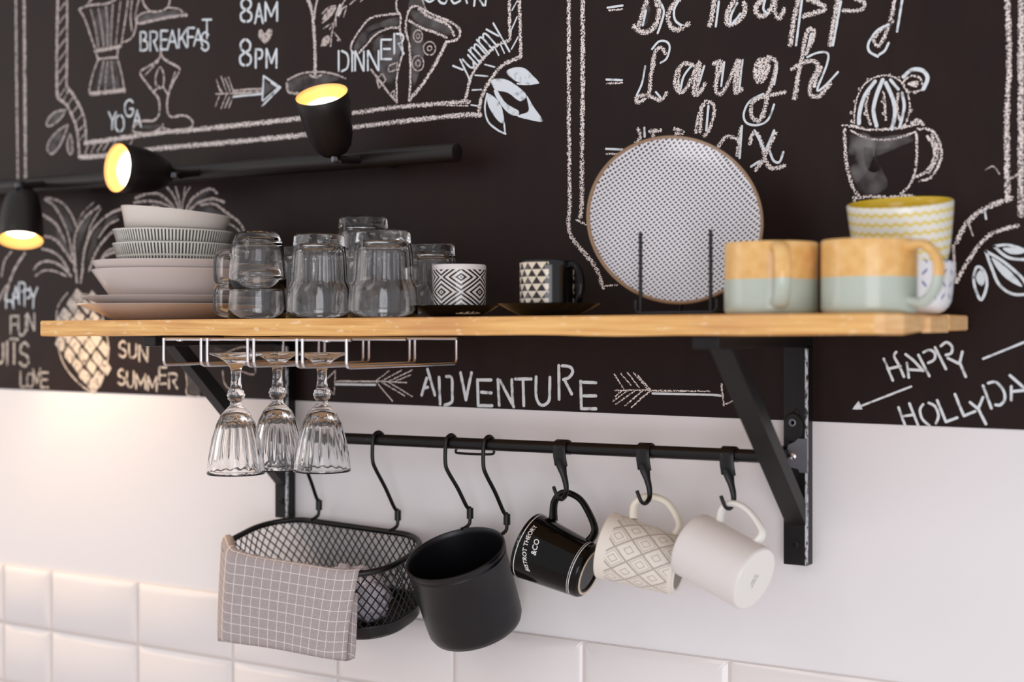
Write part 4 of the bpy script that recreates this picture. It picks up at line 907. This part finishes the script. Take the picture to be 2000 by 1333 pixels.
# stand
sb = shelf_pt(1321, .175)
t = thing('plate_stand', 'black wire stand holding the dashed plate upright', 'stand', sb)
fx = lambda px, d, z: Vector((U(px, 600, d).x, -d, ztop(U(px, 600, d).x)+z))-sb
dS = .205
wr = .0024
zs = (640-455)*mpp(1250, dS)+H-ztop(U(1250, 600, dS).x)
tube('front_bar', spline([fx(1242, dS, .018), fx(1242, dS, .008), fx(1249, dS, .0035), fx(1280, dS, .003), fx(1360, dS, .003), fx(1392, dS, .0035), fx(1400, dS, .008), fx(1400, dS, .018)], 5), wr, 'blackmetal', t, seg=10)
for px in (1251, 1388):
    tube('front_upright', [fx(px, dS, .003), fx(px, dS, .03), fx(px, dS, zs)], .0022, 'blackmetal', t, seg=10)
    x0 = fx(px, dS, .0).x
    tube('side_rail', [Vector((x0, fx(px, dS, 0).y, .003)), Vector((x0, fx(px, dS, 0).y+.13, .003))], wr, 'blackmetal', t, seg=10)
    tube('rear_upright', [Vector((x0, fx(px, dS, 0).y+.105, .003)), Vector((x0, fx(px, dS, 0).y+.128, .09))], wr, 'blackmetal', t, seg=10)

# ---- big mugs at the right
def rot_z(a): return Quaternion((0, 0, 1), a)
p = shelf_pt(1506, .218)
hA = math.atan2(CY-p.y, CX-p.x)
cup('two_tone_mug', 'ochre and sage mug with its handle towards the viewer, next to the plate stand', 'mug', p, None, 91*mpp(1506, .218), (612-473)*mpp(1506, .218)+.0006, 'twotone', 'twotone', hang=hA+math.radians(9), out=.024, hz=(.17, .90), hr=(.0045, .0080), group='ochre and sage mugs')
p = shelf_pt(1697, .222)
hA = math.atan2(CY-p.y, CX-p.x)
cup('two_tone_mug', 'ochre and sage mug at the shelf end, its handle to the right', 'mug', p, None, 92*mpp(1697, .222), (611-467)*mpp(1697, .222), 'twotone', 'twotone', hang=hA+math.radians(58), out=.030, hz=(.17, .90), hr=(.0045, .0080), group='ochre and sage mugs')
p = shelf_pt(1770, .112)
Rm = 93*mpp(1770, .112)
cup('dash_mug', 'white mug with small blue dashes behind the last two tone mug', 'mug', p, None, Rm, .056, 'bluedash', 'whiteglaze', hang=math.radians(110), out=.0, rb=Rm*.93, fillet=.02)
pz = Vector(p); pz.z += .0275; pz.x -= .004
pz.z += .0085
tz = Quaternion(Vector((-v.y, v.x, 0)).normalized(), 0)
p2, v2, r2, u2 = view_frame(1760, 440, .112)
axis = (Vector((0, 0, 1))*1.0 + (-v2)*.19 - r2*.035).normalized()
cup('zigzag_mug', 'white mug with yellow zigzags and a yellow inside, stacked tilted in the dash mug', 'mug', pz+Vector((0, 0, .004)), quat_axes(axis, (1, 0, 0)), 101*mpp(1760, .112), .0800, 'zigzag', 'whiteglaze', hang=math.radians(110), out=.0, rb=Rm-.0060, fillet=.014, bulge=.5, inner='yellow')

# ================================================================== STEMWARE RACK AND GOBLETS
dF, dB = .276, .040
zr_top = ztop(-.4)-.0236; zr_bot = H-(716-640)*mpp(500, dF)
fr = [320, 393, 405, 484, 496, 580, 591, 677]
rk = thing('stemware_rack', 'chrome wire rack under the left half of the shelf holding goblets upside down', 'rack', (U(498, 650, dF).x, -dF, zr_bot))
oR = rk.location
xs = [U(px, 650, dF).x for px in fr]
for i, x in enumerate(xs):
    pts = [Vector((x, -dF, zr_top)), Vector((x, -dF, zr_bot+.006)), Vector((x, -dF+.0015, zr_bot+.0015)), Vector((x, -dF+.006, zr_bot)), Vector((x, -(dF+dB)/2, zr_bot)), Vector((x, -dB-.006, zr_bot)), Vector((x, -dB-.0015, zr_bot+.0015)), Vector((x, -dB, zr_bot+.006)), Vector((x, -dB, zr_top))]
    tube('loop_wire', [q-oR for q in pts], .0021, 'chrome', rk, seg=10)
for d in (dF+.002-.006, .16, dB+.004):
    tube('cross_wire', [Vector((xs[0]-.002, -d, zr_top-.0012))-oR, Vector((xs[-1]+.004, -d, zr_top-.0012))-oR], .0022, 'chrome', rk, seg=10)
for px in (352, 638):
    q = lathe('screw', [(0, 0), (.0055, 0), (.0055, .0012), (.003, .0022), (0, .0024)], 18)
    o = link('screw', q, 'chrome', rk, smooth=False); o.rotation_euler = (math.pi, 0, 0); o.location = Vector((U(px, 655, dF-.006).x, -dF+.006, zr_top-.0022))-oR
def goblet(px, d, label, yr):
    x = U(px, 700, d).x
    z0 = zr_bot+.0024                                    # rests on the wires
    hgt = (z0+.014)-(H-(yr-640)*mpp(px, d))
    t = thing('goblet', label, 'glass', (x, -d, z0+.014-hgt), None, 'crystal goblets hanging from the rack')
    h = hgt
    Rr = .0385; Rf = .0335
    prof = [(0, h), (Rf-.001, h), (Rf, h-.0012), (Rf-.0004, h-.0022), (.024, h-.0060), (.015, h-.0105), (.0092, h-.0160), (.0068, h-.022), (.0060, h-.030), (.0066, h-.040), (.0078, h-.0450), (.0068, h-.0462)]
    kz = h-.0540
    prof += [(.0072, kz+.0075), (.0108, kz+.0050), (.0118, kz), (.0108, kz-.005), (.0072, kz-.0080), (.0078, kz-.0105), (.0080, kz-.0130)]
    bzp = kz-.0150
    bowl = [(0.012, bzp-.002), (.0185, bzp-.009), (.0250, bzp-.022), (.0310, bzp-.042), (.0345, bzp-.062), (.0364, bzp-.080), (.0370, .0012)]
    prof += bowl+[(.0365, 0), (.0352, .0006)]+[(r-(.0034 if z < bzp-.03 and z > .01 else .0030), z) for r, z in bowl[::-1][:-2]]+[(.0105, bzp-.0125), (0, bzp-.0095)]
    pr = []
    for a, b in zip(prof, prof[1:]):
        n = max(1, int(abs(a[1]-b[1])/.006)); pr += [(a[0]+(b[0]-a[0])*i/n, a[1]+(b[1]-a[1])*i/n) for i in range(n)]
    pr.append(prof[-1])
    def mod(a, z, r):
        if abs(z-kz) < .0065: return 1-.14*abs(math.sin(a*5+(z-kz)*300))
        if z < bzp-.012 and z > .006: s = min(1, (bzp-.012-z)/.01, (z-.006)/.02); return 1-.072*s*abs(math.sin(a*9))
        return 1
    me = lathe('crystal', pr, 128, mod, sharp=70)
    link('crystal', me, 'glass', t, smooth=False)
    for o in list(t.children): pass
    return t
goblet(461, .260, 'crystal goblet hanging at the left, in front of the bracket brace', 926)
goblet(542, .180, 'crystal goblet hanging in the middle, before the bracket wall strip', 917)
goblet(629, .186, 'crystal goblet hanging at the right, before the rod end', 921)

# ================================================================== WIRE BASKET
def rrect(w, l, r, n=10):
    """rounded rectangle, x in +-w/2, y in 0..-l"""
    out = []
    for cx, cy, a0 in ((w/2-r, -r, 0), (-w/2+r, -r, 90), (-w/2+r, -l+r, 180), (w/2-r, -l+r, 270)):
        for i in range(n+1):
            a = math.radians(a0+90*i/n); out.append((cx+r*math.cos(a), cy+r*math.sin(a)))
    return out
BW, BL, BH = .284, .150, .100
bx = .5*(U(443, 1070, .09).x+U(826, 1070, .06).x)+.0165
bpos = Vector((bx, -.022, H-(1026-640)*mpp(650, .022)))
tiltb = Quaternion((1, 0, 0), math.radians(13)) ; tiltb = Quaternion((0, 1, 0), math.radians(2.2)) @ tiltb
bk = thing('wire_basket', 'oblong black diamond mesh basket hanging from two hooks under the goblets', 'basket', bpos, tiltb)
top = rrect(BW, BL, .062, 14); low = rrect(BW*.93, BL*.86, .055, 14)
low = [(x, y-BL*.04) for x, y in low]
def close(a): return a+[a[0]]
def ringpts(a, z): return [Vector((x, y, z)) for x, y in a]
tube('rim', ringpts(top, 0), .0042, 'blackmetal', bk, seg=12, closed=True)
# arc-length parametrisation
def arc(a):
    a = close(a); s = [0]
    for p, q in zip(a, a[1:]): s.append(s[-1]+math.dist(p, q))
    def f(u):
        u = (u % 1)*s[-1]; lo = 0
        for i in range(len(s)-1):
            if s[i+1] >= u: break
        k = (u-s[i])/max(1e-9, s[i+1]-s[i]); return Vector((a[i][0]+(a[i+1][0]-a[i][0])*k, a[i][1]+(a[i+1][1]-a[i][1])*k))
    return f
fT, fL = arc(top), arc(low)
NW = 62; parts = []
zlow = -BH+.016
for sgn in (1, -1):
    for i in range(NW):
        pts = []
        for j in range(9):
            s = j/8; u_ = i/NW+sgn*s*5.0/NW
            a, b = fT(u_), fL(u_); q = a.lerp(b, s); pts.append(Vector((q.x, q.y, zlow*s)))
        parts.append(tube_data(pts, .00095, seg=5, caps=False))
me = mesh('wire_mesh', *merge(parts)); o = link('wire_mesh', me, 'blackmetal', bk); o['kind'] = 'stuff'
# solid tray bottom
nT = len(low); vs = ringpts(low, zlow+.002)+ringpts(low, -BH+.004)+ringpts([(x*.975, y*.95-.004) for x, y in low], -BH)+ringpts([(x*.985, y*.985-.001) for x, y in low], zlow+.002)+ringpts([(x*.97, y*.95-.004) for x, y in low], -BH+.003)
fs = []
for A_, B_ in ((0, 1), (1, 2), (0, 3), (3, 4)):
    for i in range(nT): j = (i+1) % nT; fs.append([A_*nT+i, A_*nT+j, B_*nT+j, B_*nT+i])
fs.append([2*nT+i for i in range(nT)]); fs.append([4*nT+i for i in range(nT)])
me = mesh('tray', vs, fs); fix(me); link('tray', me, 'blackmetal', bk); me.set_sharp_from_angle(angle=.7)
tube('seam_wire', ringpts(low, zlow+.002), .0016, 'blackmetal', bk, seg=8, closed=True)
bpy.context.view_layer.update()
MB = Matrix.Translation(bpos) @ tiltb.to_matrix().to_4x4()
# crumpled dotted napkin inside
bm = bmesh.new(); bmesh.ops.create_icosphere(bm, subdivisions=5, radius=1)
from mathutils import noise as mn
for vv in bm.verts:
    n = vv.co.copy(); f = 1+.32*mn.noise(n*1.9+Vector((3, 1, 2)))+.22*(1-abs(mn.noise(n*3.7))*2.6)+.08*mn.noise(n*9)
    vv.co = Vector((n.x*.046*f, n.y*.034*f, n.z*.029*f))
me = bpy.data.meshes.new('napkin'); bm.to_mesh(me); bm.free()
o = link('crumpled_napkin', me, 'napkin'); o.location = MB @ Vector((.056, -.085, -BH+.042)); tag(o, 'crumpled grey dotted cloth lying inside the wire basket', 'cloth')
o.rotation_euler = (.3, .25, .1)
# checked towel over the front rim
def pj(p):
    q = Vector(p)-Vector((CX, CY, H)); dep = -SN*q.x+CS*q.y
    return 1000+F*(CS*q.x+SN*q.y)/dep, YH-F*q.z/dep
def rim_front(px):
    best = None
    for i in range(-140, 141):
        x = i*.001; dx = abs(x)-(BW/2-.062)
        y = -BL if dx <= 0 else -BL+.062-math.sqrt(max(0, .062**2-dx*dx))
        w_ = MB @ Vector((x, y, 0)); e = abs(pj(w_)[0]-px)
        if best is None or e < best[0]: best = (e, w_)
    return best[1]
PX0 = min(pj(MB @ Vector((-.001*i, -BL+.062-math.sqrt(max(0, .062**2-max(0, .001*i-(BW/2-.062))**2)), 0)))[0] for i in range(60, 141))+5
RF = [rim_front(max(443, PX0)+(706-max(443, PX0))*i/40) for i in range(41)]
for i in range(1): RF = [RF[0]]+[(RF[j-1]+RF[j]*2+RF[j+1])/4 for j in range(1, 40)]+[RF[-1]]
dR = .172
TL, TR_, BR_, BL_ = U(437, 1082, dR), U(707, 1130, dR), U(676, 1294, dR+.004), U(428, 1254, dR+.004)
vs, uv, fs = [], [], []
nu, nv = 40, 44
rows_ = []
cell = .0122
for j in range(nv+1):
    s = j/nv
    for i in range(nu+1):
        a = i/nu
        topp = RF[i]; bott = U(428+(678-428)*a, 1254+(1294-1254)*a, -topp.y+.012)
        rr_ = .0064+.006*max(0, 1-a*5)
        # path: inner flap, over the rim, down the front, folded up behind
        if s < .18:
            q = s/.18; p = topp+Vector((0, rr_+.002*(1-q), -.016*(1-q))); dist = -.016*(1-q)-.02
        elif s < .30:
            q = (s-.18)/.12; p = topp+Vector((0, rr_*math.cos(math.pi*q), rr_*math.sin(math.pi*q))); dist = -.02+.02*q
        elif s < .78:
            q = (s-.30)/.48; p = (topp+Vector((0, -rr_, 0))).lerp(bott, q); dist = q*(topp-bott).length
            p += Vector((0, -.003*math.sin(a*7+q*2)*q-.004*math.sin(math.pi*q)*(.4+a*.5)-.012*max(0, a-.8)*q*0, 0))
        else:
            q = (s-.78)/.22; p = bott+Vector((0, .003+.006*math.sin(q*math.pi/2), .085*q))+Vector((.007*(a > 0)*a, .004, -.002*math.cos(q*3)))
            dist = (topp-bott).length+.003+.09*q
        vs.append(p); uv.append((a*(TR_-TL).length/.0150, dist/.0162)) if 0 else uv.append((a*15.0, dist/((TL-BL_).length/9.0)))
W_ = nu+1
for j in range(nv):
    for i in range(nu): fs.append([j*W_+i, j*W_+i+1, (j+1)*W_+i+1, (j+1)*W_+i])
og = TL.lerp(TR_, .5)
me = mesh('tea_towel', [p-og for p in vs], fs, uv)
o = link('tea_towel', me, 'towel'); o.location = og
sm = o.modifiers.new('thick', 'SOLIDIFY'); sm.thickness = .0012; sm.offset = 0
tag(o, 'folded grey tea towel with thin white checks draped over the front of the basket', 'towel')

# ================================================================== BLACK POT
p, v, r, u = view_frame(888, 1080, .110)
th = math.radians(17); ph = math.asin(.44)
ax = (r*(-math.sin(th))+u*math.cos(th))*math.cos(ph)+(-v)*math.sin(ph)
mp_ = mpp(888, .110); Rp = 101*mp_
hp = .112
prof = [(0, 0), (Rp*.80, 0), (Rp*.90, .003), (Rp*.945, .010), (Rp*.955, .02), (Rp*.965, hp*.5), (Rp*.97, hp-.014), (Rp*.985, hp-.012), (Rp*.99, hp-.010), (Rp*.975, hp-.0085), (Rp*.985, hp-.0065), (Rp, hp-.0035), (Rp*.995, hp-.0005), (Rp*.97, hp), (Rp*.945, hp-.002), (Rp*.93, hp-.008), (Rp*.925, hp*.5), (Rp*.915, .016), (Rp*.87, .006), (Rp*.78, .003), (0, .003)]
t = thing('hanging_pot', 'matte black round container with a rolled rim hanging tilted from two hooks', 'container', p-ax*hp, quat_axes(ax, r))
me = lathe('body', prof, 96, sharp=60); link('body', me, 'potblack', t, smooth=False)

# ================================================================== HANGING MUGS
def hanging(name, label, bottom, d, axis2, sinb, R, h, mat, hmat, rb, out, hz, hr, roll=0, inner=None, **k):
    """bottom: picture position of the mug's base centre; axis2: picture direction towards the opening"""
    p, v, r, u = view_frame(bottom[0], bottom[1], d)
    a = Vector(axis2).normalized(); ax = (r*a.x+u*a.y)*math.sqrt(1-sinb*sinb)+v*sinb
    side = (r*(a.y)+u*(-a.x))*1.0
    if side.z < 0: side = -side
    q = quat_axes(ax, side)
    t = cup(name, label, 'mug', p, q, R, h, mat, hmat, hang=roll, out=out, hz=hz, hr=hr, rb=rb, group='mugs hanging from the rod', inner=inner, **k)
    return t, q, p
t1, q1, p1 = hanging('hanging_mug', 'glossy black mug with white lettering hanging on the first strap hook', (1153, 1119), .085, (-.93, .40), .34, .0425, .090, 'blackglaze', 'blackglaze', .0345, .037, (.20, .80), (.0042, .0065), fillet=.007, skew=.017)
t2, q2, p2_ = hanging('hanging_mug', 'cream mug with grey lace diamond pattern hanging between the black and the plain mug', (1330, 1108), .076, (-.965, .26), .20, .0412, .096, 'lace', 'creamglaze', .0350, .030, (.17, .74), (.0046, .0062), fillet=.005, skew=.006, inner='creamglaze')
t3, q3, p3 = hanging('hanging_mug', 'plain grey white mug hanging nearest the right bracket, its base showing', (1474, 1132), .122, (-.885, .465), .45, .0388, .090, 'greymatte', 'whiteglaze', .0380, .027, (.22, .80), (.0040, .0062), fillet=.003, skew=.010)
# white foot disc / raw rings / stripes
def ring_part(parent, name, r0, r1, z0, z1, mat, label=None):
    me = lathe(name, [(r0, z0), (r1, z0), (r1, z1), (r0, z1), (r0, z0)], 72); o = link(name, me, mat, parent, smooth=False)
    if label: o['label'] = label
me = lathe('base_disc', [(0, -.0004), (.0358, -.0004), (.0367, .001), (.0355, .002), (0, .002)], 64); link('base_disc', me, 'whiteglaze', t3, smooth=False, label='bright white glazed base')
ring_part(t1, 'foot_ring', .0262, .0290, -.0006, .0012, 'rawclay', 'unglazed cream foot ring')
me = lathe('base_disc', [(0, .0004), (.0296, .0004), (.0296, .0016), (0, .0016)], 64); link('base_disc', me, 'taupe', t2, smooth=False, label='base with its shade painted in taupe')  # underside in shade: the shade is put into the disc colour
ring_part(t2, 'foot_ring', .0285, .0315, -.0006, .0012, 'whiteglaze', 'white foot ring')
def band(parent, R, rb, h, z, w, fillet, name='white_line'):
    rr = lambda z: rb+(R-rb)*((z-fillet)/(h-fillet))+.00012
    me = lathe(name, [(rr(z), z), (rr(z+w), z+w)], 96); link(name, me, 'ink', parent, smooth=False)
for z, w in ((.0105, .0009), (.0130, .0005), (.0845, .0009)): band(t1, .0425, .0345, .090, z, w, .007)
# lettering wrapped round the black mug
def wrap_text(s, size, parent, surf, cx, cz, ang, mat, name, shear=0.0, curve=0.0):
    cu = bpy.data.curves.new(name, 'FONT'); cu.body = s; cu.size = size; cu.align_x = 'CENTER'; cu.align_y = 'CENTER'; cu.shear = shear; cu.offset = size*.012; cu.resolution_u = 3
    tmp = bpy.data.objects.new('tmp', cu); COL.objects.link(tmp); bpy.context.view_layer.update()
    me = bpy.data.meshes.new_from_object(tmp.evaluated_get(bpy.context.evaluated_depsgraph_get())); bpy.data.objects.remove(tmp)
    bm = bmesh.new(); bm.from_mesh(me); bmesh.ops.triangulate(bm, faces=bm.faces)
    bmesh.ops.subdivide_edges(bm, edges=[e for e in bm.edges if e.calc_length() > size*.3], cuts=1); bmesh.ops.triangulate(bm, faces=bm.faces)
    c, sn = math.cos(ang), math.sin(ang)
    for v_ in bm.verts:
        x, y = v_.co.x, v_.co.y+curve*v_.co.x**2
        a, b = x*c-y*sn, x*sn+y*c
        v_.co = surf(a, b)
    bm.to_mesh(me); bm.free(); o = link(name, me, mat, parent); return o
# local mug frame: x = towards handle (up in picture), z = towards opening (left), y = towards/away from viewer
vl = q1.inverted() @ (-view_frame(1060, 1070, .1)[1])
va = math.atan2(vl.y, vl.x)
def surf1(a, b):          # a along opening direction -> z ; b around
    z = .0630+a; rr = .0345+(.0080)*((z-.007)/.083)+.00025; phi = va+b/rr
    return Vector((rr*math.cos(phi), rr*math.sin(phi), z))
sg = 1 if (q1 @ Vector((0, 0, 1)).cross(Vector((math.cos(va), math.sin(va), 0)))).z > 0 else -1
# text runs upwards in the picture: around the mug, so swap axes
def surfA(x, y):          # x: reading direction (towards the handle), y: up of the letters (towards opening)
    z = .0690+y*1.0; rr = .0345+(.0080)*((z-.007)/.083)+.00025; hd = -1 if math.sin(va) > 0 else 1
    phi = va+hd*(x)/rr+math.radians(0)
    return Vector((rr*math.cos(phi), rr*math.sin(phi), z))
wrap_text('BISTROT THEORY', .0076, t1, lambda x, y: surfA(x-.004, y+.006), 0, 0, math.radians(12), 'ink', 'lettering', .1, -5)
wrap_text('&CO', .0094, t1, lambda x, y: surfA(x+.001, y-.0055), 0, 0, math.radians(10), 'ink', 'lettering', .1)
wrap_text('THE', .0038, t1, lambda x, y: surfA(x-.003, y+.0165), 0, 0, math.radians(12), 'greyink', 'lettering')
vl3 = q3.inverted() @ Vector((0, 0, 1))
for i, (a, b, w) in enumerate(((-.008, .002, .004), (-.002, .0015, .006), (.004, .002, .004), (-.004, -.003, .007), (.003, -.0035, .004))):
    me = mesh('maker_mark', [(a-w/2, b-.0008, -.0006), (a+w/2, b-.0008, -.0006), (a+w/2, b+.0008, -.0006), (a-w/2, b+.0008, -.0006)], [[0, 1, 2, 3]]); link('maker_mark', me, 'greyink', t3, smooth=False)

# ================================================================== WALL LAMP
LD = .045
lb = thing('wall_spotlight_bar', 'black bar lamp with three lit warm spotlights above the left of the shelf', 'lamp', U(445, 335, LD))
lo = lb.location
e1 = U(890, 298, LD); e0 = Vector((-1.62, -LD, e1.z))
tube('bar', [e0-lo, (e0+e1)/2-lo, e1-lo], .0125, 'lampblack', lb, seg=28)
tube('bar_end_cap', [e1-lo, e1-lo+Vector((.0022, 0, 0)), e1-lo+Vector((.003, 0, 0))], [.0127, .0127, .011], 'lampblack', lb, seg=28)
for px in (745, 150):
    w = U(px, 315, .03); tube('wall_mount', [Vector((w.x, -.034, e1.z))-lo, Vector((w.x, -.001, e1.z))-lo], .009, 'lampblack', lb, seg=16)
def head(rimc, d, img, toward, R, L, pivot, power):
    p, v, r, u = view_frame(rimc[0], rimc[1], d)
    a = Vector(img).normalized(); ax = ((r*a.x+u*a.y)*math.sqrt(1-toward**2)-v*toward).normalized()
    prof = [(0, -L), (R*.28, -L+.0008), (R*.50, -L*.955), (R*.68, -L*.86), (R*.82, -L*.68), (R*.91, -L*.45), (R*.97, -L*.2), (R-.0006, -.001), (R-.0012, 0), (R-.0022, -.001)]
    inn = [(R-.0022, -.001), (R*.93, -.006), (R*.86, -.016), (R*.74, -.021), (R*.72, -.024)]
    me = lathe('spot_shade', prof+inn[1:]+[(0, -.026)], 64, sharp=60)
    me.materials.append(M['lampblack']); me.materials.append(M['reflector'])
    for q in me.polygons:
        c = q.center
        if c.z > -.027 and (Vector((c.x, c.y)).dot(Vector((q.normal.x, q.normal.y))) < -1e-7 or q.normal.z > .9): q.material_index = 1
    o = link('spot_shade', me, None, lb, smooth=False); o.location = p-lo; o.rotation_mode = 'QUATERNION'; o.rotation_quaternion = quat_axes(ax, r+u*.1)
    bu = lathe('bulb', [(0, -.0225), (R*.68, -.0225), (R*.68, -.0165), (R*.60, -.0138), (0, -.0128)], 48); b = link('bulb', bu, 'bulb', o, smooth=False)
    back = p-ax*L
    pv = U(*pivot)
    bz_ = Vector((pv.x, -LD, e1.z))
    tube('swivel_arm', [back+ax*.003-lo, back-ax*.008-lo, pv-lo, bz_-lo], [.0035, .0052, .0052, .006], 'lampblack', lb, seg=14)
    tube('swivel_screw', [pv-lo+Vector((-.004, -.006, 0)), pv-lo+Vector((-.006, -.011, 0))], .0040, 'zinc', lb, seg=14)
    if power:
        l = bpy.data.lights.new('spot_beam', 'SPOT'); l.energy = power; l.color = (1, .66, .34); l.spot_size = math.radians(120); l.spot_blend = .6; l.shadow_soft_size = .022
        lo_ = bpy.data.objects.new('spot_beam', l); COL.objects.link(lo_); lo_.location = p-ax*.008; lo_.rotation_euler = (ax).to_track_quat('-Z', 'Y').to_euler()
head((40, 470), .105, (-.04, -1), .42, .0360, .092, (46, 363, .095), 9)
head((-330, 480), .105, (.1, -1), .35, .0360, .092, (-325, 375, .095), 11)
head((229, 328), .135, (-1, .10), .52, .0375, .088, (352, 343, .095), 4)
head((628, 184), .125, (-.23, 1), .36, .0368, .090, (666, 312, .095), 2)
